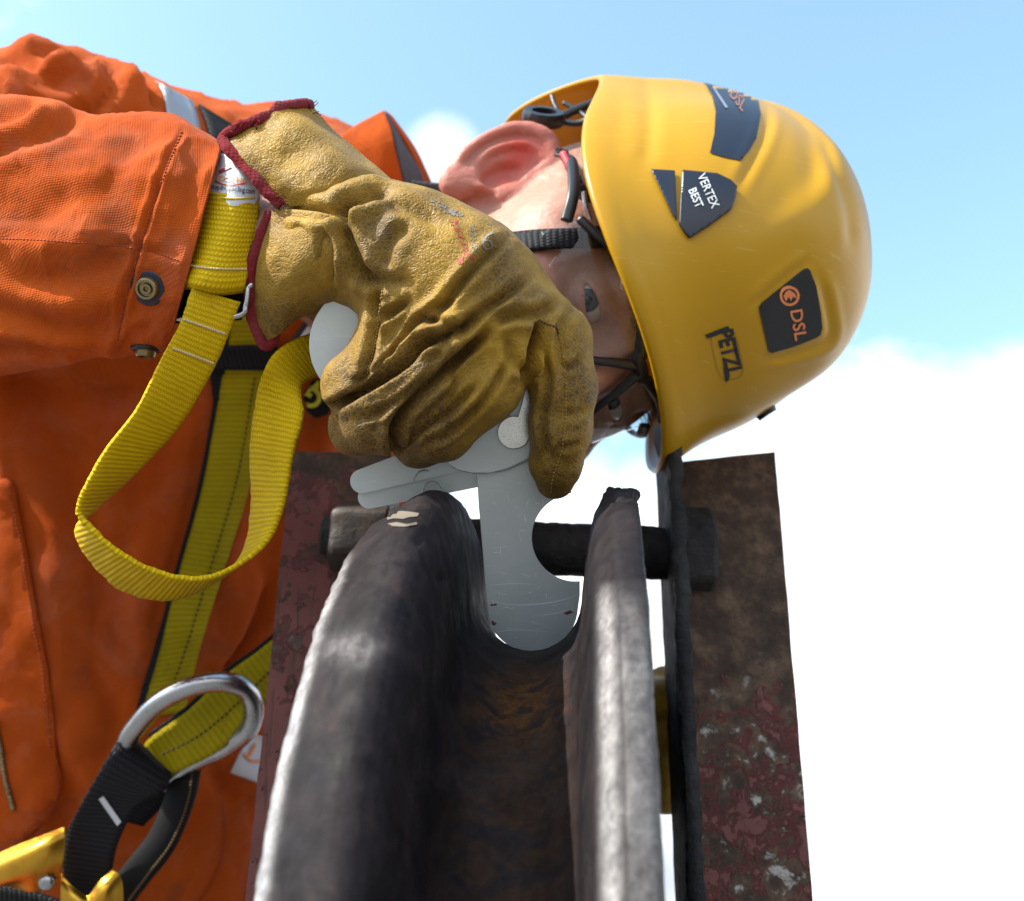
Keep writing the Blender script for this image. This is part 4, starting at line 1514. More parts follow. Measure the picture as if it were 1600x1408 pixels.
# ---- eyes
for s in (-1, 1):
    c0 = np.array([s * EYE, -.0055, 0.0])
    gaze = HI(np.array([0, 0, 0.0])) - c0; gaze /= np.linalg.norm(gaze)
    ax = gaze @ HM
    V, F = turned(H(c0) - ax * .0124, ax, [(.0124 - .0124 * cos(t), max(.0124 * sin(t), 1e-5)) for t in np.linspace(.02, pi - .02, 26)], 32)
    ball = mk('eyeball', V, F, M['eye_white'], person)
    V, F = turned(H(c0) + ax * .0108, ax, [(0, .0062), (.0006, .0060), (.0014, .0045), (.0017, .0001)], 28)
    mk('iris', V, F, M['iris'], ball)
    V, F = turned(H(c0) + ax * .0119, ax, [(0, .0027), (.0007, .0024), (.0010, .0001)], 20)
    mk('pupil', V, F, M['pupil'], ball)
    # lashes and brow hairs as fine strands
rb = random.Random(11)
st = []
bvh_h = BVHTree.FromPolygons([Vector(v) for v in hv2], hf.tolist())
for s in (-1, 1):
    for k in range(190):
        bx = rb.uniform(.013, .055); bz = .0195 + .004 * np.clip((bx - .02) / .02, -1, 1) - .006 * max(0, (bx - .042) / .012) + rb.gauss(0, .0022)
        hit, nrm, _, _ = bvh_h.ray_cast(Vector((s * bx, .08, bz)), Vector((0, -1, 0)))
        if hit is None:
            continue
        p = np.array(hit); nn = np.array(nrm)
        if nn[1] < 0: nn = -nn
        dirn = np.array([s * 1.0, .1, .35 - 12 * (bx - .03)]); dirn /= np.linalg.norm(dirn)
        ln = rb.uniform(.005, .010)
        st.append(tube(H(np.array([p - nn * .0005, p + dirn * ln * .5 + nn * .0018, p + dirn * ln + nn * .0022])), .00010, 4, 3))
V, F = join(st)
tag(mk('eyebrows', V, F, plain('sandy hair', (0.17, .095, .05), .6), person), kind='stuff')

# ------------------------------------------------------------------ helmet
HCEN = np.array([0, -.0986, .0])
HPIT = radians(-2.7)
_f = cos(YAWH) * CC + sin(YAWH) * LI
_f = cos(HPIT) * _f + sin(HPIT) * HU
_u = HU - _f * HU.dot(_f); _u /= np.linalg.norm(_u)
HM2 = np.stack([np.cross(_u, _f), _f, _u])


def HH(p):
    """helmet coordinates to lens coordinates"""
    return C(933, 559, .595) + np.asarray(p, float) @ HM2


def rim_u(ph):
    """height of the lower edge at azimuth ph (0 front, + to his left)"""
    c = math.cos(ph)
    if c > 0:
        return .0086 + .0168 * c ** 2
    de = abs(math.degrees(abs((ph + pi) % (2 * pi) - pi)) - 180)
    return .0086 - .020 / (1 + math.exp(-(40 - de) / 4))


_nx = np.arange(0, 181.0)
_ny = np.interp(_nx, [0, 30, 40, 50, 60, 70, 80, 90, 100, 110, 120, 130, 142, 180], [0, 0, .012, .034, .044, .044, .038, .030, .021, .013, .006, .002, 0, 0])
_ny = np.convolve(np.pad(_ny, 8, mode='edge'), np.hanning(19)[1:-1] / np.hanning(19).sum(), 'valid')


def notch(ph):
    """how far the edge is cut away above the ears"""
    de = abs(math.degrees(abs((ph + pi) % (2 * pi) - pi)) - 180)
    return float(np.interp(de, _nx, _ny))


def hel_pt(ph, t, off=0.0):
    """ph azimuth, t 0 at the rim .. 1 at the crown"""
    ur = rim_u(ph)
    top = .171
    t0 = 2 / pi * math.asin((notch(ph) / (top - ur)) ** (1 / 1.06))
    x = (t0 + (1 - t0) * t) * pi / 2
    cc = math.cos(x) ** 0.74
    ss = math.sin(x) ** 1.06
    al, af = .1035, (.138 if math.cos(ph) > 0 else .144)
    fl = 1.0 + .050 * (1 - 16 * notch(ph)) * math.exp(-(t / .07) ** 2) - .012 * math.exp(-((t - .16) / .08) ** 2)
    if math.cos(ph) < -.55:
        fl += .018 * (-.55 - math.cos(ph)) / .45 * math.exp(-(t / .11) ** 2)
    sl, sf = math.sin(ph), math.cos(ph)
    # slightly squared plan
    k = (abs(sl) ** 2.35 + abs(sf) ** 2.35) ** (-1 / 2.35)
    l = al * sl * k * cc * fl; f = af * sf * k * cc * fl; u = ur + (top - ur) * ss
    # raised centre panel with soft shoulders, running front to back
    wv = abs(l) / .054
    lift = .0062 / (1 + math.exp((wv - 1.0) * 26)) * (1 / (1 + math.exp(-(t - .42) * 22)))
    # shallow hollow behind the side slots
    side = math.exp(-((ph % (2 * pi) - radians(258)) / .25) ** 2) + math.exp(-((ph % (2 * pi) - radians(102)) / .25) ** 2)
    lift -= .0035 * side * math.exp(-((t - .32) / .20) ** 2)
    # crease where the rear band meets the side
    rear = 1 / (1 + math.exp(-(-math.cos(ph) - .32) * 30))
    lift += .0016 * rear * math.exp(-((t - .02) / .30) ** 4)
    n = np.array([sl * cc / al * .12, sf * cc / af * .12, ss + .08]); n /= np.linalg.norm(n)
    return HCEN + np.array([l, f, u]) + n * (lift + off)


NP_, NT_ = 320, 120
ts = np.linspace(0, 1, NT_) ** 1.25
ts[-1] = .9995
outer = np.array([[hel_pt(2 * pi * i / NP_, t) for t in ts] for i in range(NP_)])
inner = np.array([[hel_pt(2 * pi * i / NP_, t, -.0035) for t in ts] for i in range(NP_)])
inner[:, :, :2] *= 1.0
Vh = np.concatenate([outer.reshape(-1, 3), inner.reshape(-1, 3), [hel_pt(0, .9999)], [hel_pt(0, .9999, -.0035)]])
nn = NP_ * NT_
# rounded lip: two extra rings
lip_a = np.array([hel_pt(2 * pi * i / NP_, 0) + np.array([0, 0, -.0016]) for i in range(NP_)])
lip_c = np.array([(hel_pt(2 * pi * i / NP_, 0) + hel_pt(2 * pi * i / NP_, 0, -.0035)) / 2 + np.array([0, 0, -.0026]) for i in range(NP_)])
k0 = len(Vh)
Vh = np.concatenate([Vh, lip_a, lip_c])
Fh = grid_faces(NP_, NT_, True, False).tolist()
Fh += [[a + nn for a in f][::-1] for f in grid_faces(NP_, NT_, True, False).tolist()]
for i in range(NP_):
    j = (i + 1) % NP_
    Fh.append([i * NT_, k0 + i, k0 + j, j * NT_])
    Fh.append([k0 + i, k0 + NP_ + i, k0 + NP_ + j, k0 + j])
    Fh.append([k0 + NP_ + i, nn + i * NT_, nn + j * NT_, k0 + NP_ + j])
    Fh.append([i * NT_ + NT_ - 1, j * NT_ + NT_ - 1, 2 * nn])
    Fh.append([nn + j * NT_ + NT_ - 1, nn + i * NT_ + NT_ - 1, 2 * nn + 1])
Vc = HH(Vh)
No = np.zeros_like(Vc)
No[:nn] = normals_of(Vc[:nn], grid_faces(NP_, NT_, True, False))
if (No[:nn] * (Vc[:nn] - HH(HCEN + np.array([0, 0, .04])))).sum() < 0:
    No = -No
Vc = crease(Vc, No, [([(1150, 300), (1175, 252), (1194, 212), (1200, 175), (1190, 140)], .0012, 7, .0006), ([(1006, 118), (1014, 165), (1014, 215), (1008, 262)], .0007, 12, .0004),
                     ([(1282, 205), (1305, 262), (1326, 330), (1330, 390)], .0010, 8, .0006), ([(1228, 160), (1262, 215), (1270, 280), (1262, 330)], .0003, 12, .0002),
                     ([(1192, 562), (1240, 552), (1294, 530), (1293, 480), (1280, 430)], .0012, 6, .0008), ([(1176, 480), (1220, 440), (1262, 408)], .0010, 6, .0007),
                     ([(960, 300), (985, 380), (1018, 460), (1042, 540), (1062, 620), (1075, 690)], .0002, 9, .0001)])
helmet = thing('safety_helmet', H((0, -.09, .03)), 'yellow plastic climbing-style safety helmet with dark stickers, tipped on its side', 'helmet')
shell = mk('shell', Vc, Fh, M['helmet'], helmet)
hel_bvh = world_bvh(shell)
# ---- fittings and stickers on the shell
def thick(o, t):
    if o is None:
        return None
    m = o.modifiers.new('thickness', 'SOLIDIFY'); m.thickness = t; m.offset = 0.0
    return o


NEAR[id(hel_bvh)] = .68
gloss_navy = plain('glossy navy film', (0.010, 0.010, 0.014), 0.10)
slot = thick(decal('slot_cover', hel_bvh, [(1017, 268), (1054, 270), (1057, 348), (1050, 338)], .0014, M['navy'], helmet, 4), .0006)
cover = thick(decal('slot_cover', hel_bvh, [(1066, 270), (1119, 275), (1140, 285), (1149, 295), (1147, 312), (1141, 329), (1110, 352), (1076, 374), (1070, 368), (1060, 352)], .0016, M['navy'], helmet, 4), .0012)
lettering('lettering', hel_bvh, 'VERTEX', 1105, 303, 15.5, 19, 66, .0028, M['white_print'], cover, sub=1, bold=.01)
lettering('lettering', hel_bvh, 'BEST', 1086, 314, 14.5, 18, 66, .0028, M['white_print'], cover, sub=1, bold=.02)
rear = decal('rear_sticker', hel_bvh, [(1082, 116), (1102, 132), (1113, 152), (1118, 175), (1116, 210), (1109, 240), (1130, 246), (1157, 252), (1170, 236), (1181, 217), (1188, 180), (1184, 158), (1176, 141), (1164, 131), (1140, 124), (1110, 118)], .0005, M['navy'], helmet, 6)
lettering('lettering', hel_bvh, 'DSL', 1153, 157, 20, 22, 52, .0009, plain('dull orange print', (.34, .14, .08), .5), rear, sub=1, shear=-.5)
decal('print_line', hel_bvh, [(1112, 138), (1116, 139), (1137, 170), (1133, 171)], .0009, plain('dull white print', (.2, .22, .3), .5), rear, 5)
front = decal('front_sticker', hel_bvh, [(1185, 480), (1190, 473), (1255, 421), (1261, 419), (1265, 423), (1274, 447), (1282, 490), (1284, 512), (1281, 523), (1274, 528), (1240, 541), (1205, 551), (1200, 548)], .0006, gloss_navy, helmet, 6)
lettering('lettering', hel_bvh, 'DSL', 1246, 507, 29, 27, 80, .0010, M['orange_print'], front, sub=1, bold=.015)
ringp = [(1232 + 15.5 * cos(a), 462 + 15.5 * sin(a)) for a in np.linspace(0, 2 * pi, 40, endpoint=False)]
ringi = [(1232 + 11.5 * cos(a), 462 + 11.5 * sin(a)) for a in np.linspace(0, 2 * pi, 40, endpoint=False)]
drape('round_logo', hel_bvh, ringp + ringi, [[i, (i + 1) % 40, 40 + (i + 1) % 40, 40 + i] for i in range(40)], .0010, M['orange_print'], front)
decal('round_logo', hel_bvh, [(1226, 470), (1222, 462), (1226, 455), (1232, 452), (1240, 458), (1243, 466), (1237, 463), (1234, 470), (1231, 463)], .0010, M['orange_print'], front, 3)
lettering('front_lettering', hel_bvh, 'PETZL', 1140, 551, 26.5, 36, 77, .0005, M['ink'], helmet, sub=1, bold=.035)
decal('front_lettering', hel_bvh, [(1137, 509), (1141, 516), (1105, 529), (1101, 523)], .0005, M['ink'], helmet, 4)
decal('front_lettering', hel_bvh, [(1130, 573), (1137, 574), (1139, 593), (1133, 597)], .0005, M['ink'], helmet, 4)
cx, cy, a = 1136, 553, radians(77)
oo, oi = [], []
for t in np.linspace(0, 2 * pi, 48, endpoint=False):
    ct, st_ = math.copysign(abs(cos(t)) ** .55, cos(t)), math.copysign(abs(sin(t)) ** .55, sin(t))
    for lst, k in ((oo, 0), (oi, 1.1)):
        X, Y = (41 - k) * ct, (21 - k) * st_
        lst.append((cx + X * cos(a) - Y * sin(a), cy + X * sin(a) + Y * cos(a)))
drape('logo_outline', hel_bvh, oo + oi, [[i, (i + 1) % 48, 48 + (i + 1) % 48, 48 + i] for i in range(48)], .0004, plain('ochre line', (.30, .17, .01), .5), helmet)
thick(decal('slot_cover', hel_bvh, [(1230, 622), (1222, 650), (1190, 672), (1150, 694), (1130, 704), (1134, 690), (1165, 664), (1200, 640)], .0012, M['navy'], helmet, 5), .003)
# head cradle, adjusting wheel and chin strap
ax_w = np.array([.10, -.50, .85]); ax_w /= np.linalg.norm(ax_w)
V, F = turned(C(848, 194, .655), ax_w, [(0, .009), (.0, .0118), (.002, .0126), (.006, .0126), (.008, .0118), (.008, .0075), (.0, .0075)], 84, 14)
mk('adjusting_wheel', V, F, M['black'], helmet, sharp=35)
for pth, r in (([(872, 186, .662), (900, 172, .668), (930, 160, .670), (955, 150, .668)], .0028), ([(872, 190, .664), (905, 192, .66), (940, 176, .655)], .0022), ([(862, 148, .675), (868, 165, .67), (884, 190, .662)], .0014), ([(880, 160, .674), (905, 174, .668), (925, 190, .66)], .0016)):
    V, F = tube(CL(pth), r, 30, 8, flat=.6)
    mk('cradle_strap', V, F, M['black'], helmet)
V, F, uv = ribbon(CL([(868, 232, .617), (884, 262, .606), (900, 300, .596), (918, 350, .588)]), CL([(886, 236, .617), (900, 262, .606), (916, 300, .596), (934, 350, .588)]), 40, .0015)
mk('chin_strap', V, F, M['black_web'], helmet, uv=uv)
V, F = tube(CL([(880, 240, .606), (890, 260, .600), (900, 278, .595)]), .0022, 20, 8)
mk('strap_cord', V, F, M['red_cord'], helmet)
V, F = plate([(903, 288), (912, 284), (922, 300), (936, 330), (952, 362), (960, 385), (950, 394), (930, 392), (918, 372), (910, 340), (904, 310)], .582, .006)
o = mk('strap_buckle', V, F, M['black'], helmet, smooth=False); bevel(o, .0015, 3)
V, F = tube(CL([(912, 300, .579), (916, 325, .577), (926, 352, .576)]), .0014, 20, 8)
mk('buckle_pin', V, F, M['chrome'], helmet)
V, F, uv = ribbon(CL([(640, 282, .72), (680, 286, .700), (712, 286, .682)]), CL([(650, 306, .72), (690, 308, .70), (716, 306, .682)]), 30, .002)
mk('chin_strap', V, F, M['black_web'], helmet, uv=uv)

# ------------------------------------------------------------------ safety glasses
glasses = thing('safety_glasses', H((0, .02, 0)), 'clear wraparound safety glasses with a thin black frame on the worker', 'glasses')


def gpt(l, u, df=0.0):
    return H((l, .0235 - 7.5 * l * l + df, u))


for s in (-1, 1):
    ls = np.linspace(.0085, .073 if s < 0 else .049, 22); us = np.linspace(0, 1, 14)
    G = np.zeros((22, 14, 3))
    for i, l in enumerate(ls):
        t = (l - .0085) / .0645
        top = .016 + .007 * math.sin(min(1, t * 1.15) * pi * .8) - .012 * max(0, t - .72) / .28
        bot = -.008 - .024 * math.sin(min(1, .10 + t * 1.05) * pi) ** .6 if t < .9 else -.014
        for j, u in enumerate(us):
            G[i, j] = gpt(s * l, bot + (top - bot) * u)
    V, F, uv = slab(G, .0014)
    mk('lens', V, F, M['lens'], glasses)
    arm = [gpt(-.0738, .001, -.001), H((-.082, -.030, .010)), H((-.0845, -.052, .017)), H((-.0845, -.072, .021)), H((-.083, -.086, .018))] if s < 0 else [gpt(.0495, .014, .001), H((.064, -.006, .012)), H((.078, -.040, .012)), H((.082, -.075, .014))]
    V, F = tube(np.array(arm), .0034, 50, 10, flat=.45)
    mk('temple_arm', V, F, M['black'], glasses)
    V, F = tube(np.array([gpt(s * .0025, .0140, .001), gpt(s * .0045, .0085, .001), gpt(s * .009, .000, .001), gpt(s * .014, -.010, .001), gpt(s * .022, -.021, .001), gpt(s * .034, -.028, .001)]), [.0034, .0030, .0026, .0022, .0016, .0008], 40, 10, flat=.7)
    mk('nose_rim', V, F, M['black'], glasses)
    V, F = tube(np.array([H((s * .006, .014, -.006)), H((s * .011, .010, -.014)), H((s * .015, .004, -.022))]), .0026, 16, 8, flat=.6)
    mk('nose_pad', V, F, M['lens'], glasses)
top = []
for l in np.linspace(-.074, .0495, 41):
    t = (abs(l) - .0085) / .0645
    u = .016 + .007 * math.sin(min(1, max(0, t) * 1.15) * pi * .8) - .012 * max(0, t - .72) / .28
    if abs(l) < .0085:
        u = .0135
    top.append(gpt(l, u, .0012))
V, F = tube(np.array(top), [.0026, .0024, .0022, .0022, .0026, .0040, .0042, .0030, .0022, .0022, .0024], 140, 10, flat=.7)
mk('brow_bar', V, F, M['black'], glasses)

head_bvh = world_bvh(person)
# ------------------------------------------------------------------ overalls
def torso_sd(p):
    d = cap_sd(p, C(420, 420, .87), C(200, 950, .87), .125, .135)
    d = smin(d, cap_sd(p, C(130, 390, .82), C(60, 950, .86), .105, .125), .06)
    d = smin(d, cap_sd(p, C(190, 950, .87), C(160, 1520, .87), .135, .145), .06)
    d = smin(d, cap_sd(p, C(60, 950, .86), C(40, 1520, .87), .12, .14), .05)
    d = smin(d, cap_sd(p, C(150, 345, .74), C(520, 385, .80), .082, .066), .06)
    d = smin(d, cap_sd(p, C(95, 292, .715), C(-420, 350, .60), .082, .066), .05)
    return d


tv, tf = surface(torso_sd, C(-430, 700, .87) * [1, 0, 0] + [-.1, .50, -.62], [.02, 1.04, .32], .0046)
tn, _ = grad(torso_sd, tv, .003)
folds = [
    ([(40, 600), (110, 720), (150, 880), (140, 1010)], .006, 26, .005), ([(250, 610), (220, 760), (190, 900), (180, 1060)], .005, 24, .005),
    ([(330, 640), (300, 780), (250, 930), (230, 1000)], .004, 20, .004), ([(440, 620), (470, 680), (430, 800), (400, 960)], .006, 18, .004),
    ([(430, 900), (380, 1010), (350, 1060)], .009, 10, .006), ([(320, 1180), (360, 1260), (330, 1380), (300, 1440)], .005, 18, .004),
    ([(130, 1020), (180, 1120), (150, 1200)], .004, 20, .004), ([(60, 1150), (110, 1230), (90, 1300)], .004, 18, .004),
    ([(0, 560), (80, 600), (220, 640)], .006, 24, .004), ([(380, 1230), (400, 1320), (380, 1420)], .004, 16, .003),
    # shoulder and upper arm
    ([(0, 98), (60, 100), (130, 92), (160, 86)], .005, 10, .005), ([(10, 118), (70, 130), (120, 150)], .005, 14, .005), ([(150, 95), (170, 130), (150, 170), (120, 190)], .006, 12, .005),
    ([(205, 105), (230, 140), (240, 180)], .005, 9, .004), ([(0, 105), (40, 112), (55, 118)], .004, 8, .004), ([(90, 80), (130, 110), (135, 160)], .004, 14, .004),
    ([(500, 560), (540, 600), (560, 680)], .006, 12, .005),
]
tv = crease(tv, tn, folds)
tv = tv + tn * (.0040 * fbm(tv, 11, 3, 7) + .0010 * fbm(tv, 48, 3, 13) + .0035 * ridge(tv * np.array([1.6, 1, .6]), 14, 41) + .0018 * ridge(tv * np.array([1.0, 1, .7]), 34, 43))[:, None]
Pt = PX(tv)
soil = .45 * np.exp(-((Pt[:, 0] - 60) / 60) ** 2 - ((Pt[:, 1] - 1000) / 240) ** 2) + .25 * np.exp(-((Pt[:, 0] - 330) / 90) ** 2 - ((Pt[:, 1] - 1000) / 90) ** 2)
overalls = mk('overalls', tv, tf, M['orange'], person, attrs=dict(soil=np.clip(soil * (.5 + fbm(tv, 40, 3, 5)), 0, .6)))
torso_bvh = world_bvh(overalls)

# trousers and boots (below the picture)
hipL, hipR = np.array([-.17, .96, .93]), np.array([-.36, .95, .93])


def leg_sd(p):
    d = None
    for hp, kn, an in ((hipL, (-.14, .98, .50), (-.10, 1.02, .10)), (hipR, (-.42, .93, .50), (-.46, .96, .10))):
        e = smin(cap_sd(p, hp, kn, .105, .080), cap_sd(p, kn, an, .080, .066), .03)
        d = e if d is None else smin(d, e, .03)
    return d


lv, lf = surface(leg_sd, (-.60, .78, .02), (.06, 1.14, 1.06), .012, 1)
ln_, _ = grad(leg_sd, lv, .004)
lv = lv + ln_ * (.006 * fbm(lv, 14, 3, 3))[:, None]
mk('trousers', lv, lf, M['orange'], person, world=True, attrs=dict(soil=np.zeros(len(lv))))
for x, y in ((-.10, .98), (-.46, .92)):
    bs = lambda p: smin(cap_sd(p, (x, y + .04, .05), (x, y - .13, .035), .05, .034), cap_sd(p, (x, y + .04, .06), (x, y + .04, .20), .052, .056), .03)
    bs2 = lambda p: smax(bs(p), -p[:, 2] + .002, .004)
    v_, f_ = surface(bs2, (x - .09, y - .2, -.02), (x + .09, y + .14, .28), .009, 1)
    mk('boot', v_, f_, M['matt_black'], person, world=True)

# ---- right forearm sleeve: a loose tube ending in an open cuff
secs = [((-330, 165), (-330, 640), .585, .060), ((-150, 152), (-160, 610), .560, .058), ((-20, 150), (-40, 585), .540, .056), ((62, 151), (30, 576), .530, .054), ((130, 178), (85, 566), .523, .052),
        ((172, 185), (112, 561), .518, .050), ((225, 182), (150, 553), .514, .045), ((272, 187), (182, 548), .510, .043), ((306, 204), (220, 545), .507, .041), ((332, 217), (246, 544), .505, .040), ((346, 224), (262, 542), .504, .039)]
S = np.array([[*C(t[0], t[1], d), *C(b[0], b[1], d), dh] for t, b, d, dh in secs])
SS = spline(S, 190)
m = 150
ang = np.linspace(0, 2 * pi, m, endpoint=False)
ring = lambda s, k=1.0: ((s[:3] + s[3:6]) / 2)[None] + k * (np.cos(ang)[:, None] * ((s[:3] - s[3:6]) / 2)[None] - np.sin(ang)[:, None] * (((s[:3] + s[3:6]) / 2) / ((s[1] + s[4]) / 2) * s[6])[None])
rows = [ring(s) for s in SS]
nrow = len(rows)
V = np.concatenate(rows)
F = grid_faces(nrow, m, False, True)
N = normals_of(V, F)
if (N * (V - np.repeat((SS[:, :3] + SS[:, 3:6]) / 2, m, 0))).sum() < 0:
    N = -N
slv = [
    ([(285, 205), (255, 280), (225, 370), (205, 440), (182, 535)], .0014, 4, .0010),
    ([(-60, 366), (0, 369), (120, 374), (210, 382), (285, 402)], .0014, 4, .0012),
    ([(-40, 545), (40, 535), (100, 545), (160, 540)], .0050, 9, .0030), ([(-60, 470), (40, 490), (120, 510), (180, 505)], .0030, 14, .0030),
    ([(130, 180), (90, 200), (30, 222), (-40, 250)], .0030, 12, .0030), ([(60, 152), (20, 185), (-60, 200)], .0040, 12, .0030),
    ([(250, 190), (200, 240), (150, 330)], .0016, 22, .0018), ([(120, 300), (60, 340), (-40, 330)], .0016, 20, .0018), ([(320, 235), (300, 300), (290, 350)], .0010, 14, .0012),
    ([(190, 400), (120, 430), (20, 440)], .0020, 18, .0020), ([(240, 505), (210, 520), (185, 545)], .0012, 7, .0012),
]
V = crease(V, N, slv)
edge_w = np.clip((nrow - 1 - np.repeat(np.arange(nrow), m)) / 14.0, 0.15, 1)
V = V + N * ((.0024 * fbm(V, 15, 3, 9) + .0006 * fbm(V, 60, 3, 19) + .0024 * ridge(V * np.array([.7, 1, 1.5]), 20, 51) + .0010 * ridge(V, 52, 53)) * edge_w)[:, None]
# hem thickness: turn the edge inwards
last = V[-m:]
cen = last.mean(0)
inn = [last + (cen - last) * .018 + np.array([.0006, 0, 0]), last + (cen - last) * .05, V[-20 * m:-19 * m] + (V[-20 * m:-19 * m].mean(0) - V[-20 * m:-19 * m]) * .06, V[-60 * m:-59 * m] + (V[-60 * m:-59 * m].mean(0) - V[-60 * m:-59 * m]) * .06]
V = np.concatenate([V] + inn)
F = grid_faces(nrow + 4, m, False, True)
Ps = PX(V)
soil = .5 * np.exp(-((Ps[:, 0] - 262) / 22) ** 2 - ((Ps[:, 1] - 375) / 16) ** 2) + .5 * np.exp(-((Ps[:, 0] - 10) / 40) ** 2 - ((Ps[:, 1] - 350) / 16) ** 2) + .3 * np.exp(-((Ps[:, 0] - 170) / 24) ** 2 - ((Ps[:, 1] - 362) / 12) ** 2) + .3 * np.exp(-((Ps[:, 0] - 285) / 26) ** 2 - ((Ps[:, 1] - 270) / 40) ** 2)
sleeve = mk('sleeve', V, F, M['orange'], overalls, attrs=dict(soil=np.clip(soil, 0, .8)))
sl_bvh = world_bvh(sleeve)
stitches('cuff_stitching', sl_bvh, [(284, 206), (255, 280), (225, 370), (205, 440), (183, 535)], 62, M['brick_thread'], overalls, .00032)
stitches('seam_stitching', sl_bvh, [(-40, 372), (60, 376), (150, 382), (220, 390), (282, 408)], 60, M['brick_thread'], overalls, .00026)


def snap(cx, cy, R, tilt, bvh, dd):
    q = project(bvh, [(cx, cy), (cx + 4, cy), (cx, cy + 4)], 0.0)
    if any(x is None for x in q):
        p = C(cx, cy, dd); nrm = np.array([0, -1.0, 0])
    else:
        q = [WI(x) for x in q]
        p = q[0]; nrm = np.cross(q[1] - q[0], q[2] - q[0]); nrm /= np.linalg.norm(nrm)
        if nrm[1] > 0:
            nrm = -nrm
    nrm = nrm + np.array(tilt); nrm /= np.linalg.norm(nrm)
    V, F = turned(p - nrm * .0006, nrm, [(0, R), (.0008, R), (.0014, R * .94), (.0016, R * .70)], 40)
    a = mk('snap_fastener', V, F, M['navy'], overalls, sharp=50)
    V, F = turned(p + nrm * .0006, nrm, [(0, R * .66), (.0024, R * .62), (.0030, R * .56), (.0030, R * .44), (.0012, R * .42), (.0010, R * .30), (.0024, R * .27), (.0024, R * .16), (.0006, R * .14), (.0004, .0002)], 40)
    mk('brass_socket', V, F, M['brass'], overalls, sharp=40)


snap(232, 450, .0078, (0, 0, 0), sl_bvh, .46)
snap(228, 546, .0068, (0, -.1, -.75), sl_bvh, .49)

# forearm and wrist inside the sleeve
V, F = tube(np.array([C(520, 395, .497), C(440, 396, .500), C(360, 392, .506), C(200, 385, .525), C(-100, 380, .56)]), [.0225, .0250, .0270, .032, .036], 50, 24)
N_ = len(V)
mk('forearm', V, F, M['skin'], person, attrs=dict(flush_glow=np.zeros(N_), brow=np.full(N_, .25)))

# ---- collar
V, F, uv = patch([[(520, 226, .745), (552, 200, .735), (600, 174, .735)], [(545, 250, .735), (585, 225, .722), (612, 205, .725)], [(575, 285, .735), (605, 270, .722), (618, 240, .722)], [(600, 320, .745), (622, 315, .732), (632, 300, .732)]], 26, 22, .0022)
mk('collar', V, F, M['orange'], overalls, attrs=dict(soil=np.zeros(len(V))))
V, F, uv = patch([[(600, 175, .738), (606, 180, .741), (610, 188, .745)], [(612, 206, .730), (626, 222, .742), (640, 238, .752)], [(620, 242, .728), (640, 262, .742), (656, 270, .756)], [(634, 300, .735), (652, 305, .748), (668, 310, .762)]], 26, 16, .002)
mk('collar_lining', V, F, M['lining'], overalls, attrs=dict(soil=np.zeros(len(V))))
V, F, uv = patch([[(600, 174, .739), (606, 178, .746), (612, 183, .755)], [(628, 214, .744), (638, 222, .752), (646, 230, .762)], [(648, 252, .752), (658, 258, .760), (664, 266, .770)], [(656, 284, .758), (668, 288, .768), (676, 294, .775)]], 26, 12, .002)
mk('collar', V, F, M['orange'], overalls, attrs=dict(soil=np.zeros(len(V))))


def on_body(name, ea, eb, mat, parent, off=.0025, th=.0022, n=70, nv=7, bvh=None, base_d=None):
    """strap lying on the overalls between two edges drawn in picture positions"""
    A = spline(np.array(ea, float), n); B = spline(np.array(eb, float), n)
    s = np.linspace(0, 1, nv)
    G2 = A[:, None] * (1 - s[None, :, None]) + B[:, None] * s[None, :, None]
    q = project(bvh or torso_bvh, G2.reshape(-1, 2), off)
    ok = [i for i, x in enumerate(q) if x is not None]
    dep = np.array([WI(x)[1] if x is not None else np.nan for x in q]).reshape(n, nv)
    # straps bridge small hollows: smooth depths along the length
    for c in range(nv):
        col = dep[:, c]; good = ~np.isnan(col)
        col = np.interp(np.arange(n), np.where(good)[0], col[good])
        k = 9; pad = np.pad(col, k, mode='edge')
        sm = np.array([pad[i:i + 2 * k + 1].mean() for i in range(n)])
        dep[:, c] = np.minimum(sm, col) - .0005
    G = np.array([[C(G2[i, j, 0], G2[i, j, 1], dep[i, j]) for j in range(nv)] for i in range(n)])
    V, F, uv = slab(G, th)
    return mk(name, V, F, mat, parent, uv=uv)


# reflective tape round the shoulder, pocket, zip and seam
on_body('reflective_tape', [(243, 126), (256, 150), (262, 190), (268, 240)], [(300, 158), (308, 180), (314, 210), (318, 250)], M['tape'], overalls, .0012, .0012, 30)
thick(decal('pocket', torso_bvh, [(-60, 760), (10, 748), (24, 760), (50, 900), (78, 1060), (96, 1220), (80, 1270), (20, 1330), (-60, 1360)], .0014, M['orange'], overalls, 16), .0024)
stitches('pocket_stitching', torso_bvh, [(16, 760), (44, 900), (70, 1060), (88, 1215), (74, 1262), (20, 1320)], 90, M['brick_thread'], overalls, .0005, off=.0030)
stitches('seam_stitching', torso_bvh, [(345, 1250), (350, 1320), (330, 1380), (280, 1440)], 36, M['brick_thread'], overalls, .0005, off=.0012)
stitches('zip', torso_bvh, [(-4, 1120), (6, 1170), (16, 1225), (26, 1262)], 26, M['brass'], overalls, .0020, off=.0034, duty=.8)
tg = on_body('chest_label', [(394, 1146), (376, 1176), (360, 1207)], [(440, 1160), (425, 1192), (410, 1226)], M['white_label'], overalls, .0016, .0008, 20)
lb = world_bvh(tg)
rp = [(398 + 22 * cos(a), 1170 + 22 * sin(a)) for a in np.linspace(0, 2 * pi, 40, endpoint=False)]; ri = [(398 + 18 * cos(a), 1170 + 18 * sin(a)) for a in np.linspace(0, 2 * pi, 40, endpoint=False)]
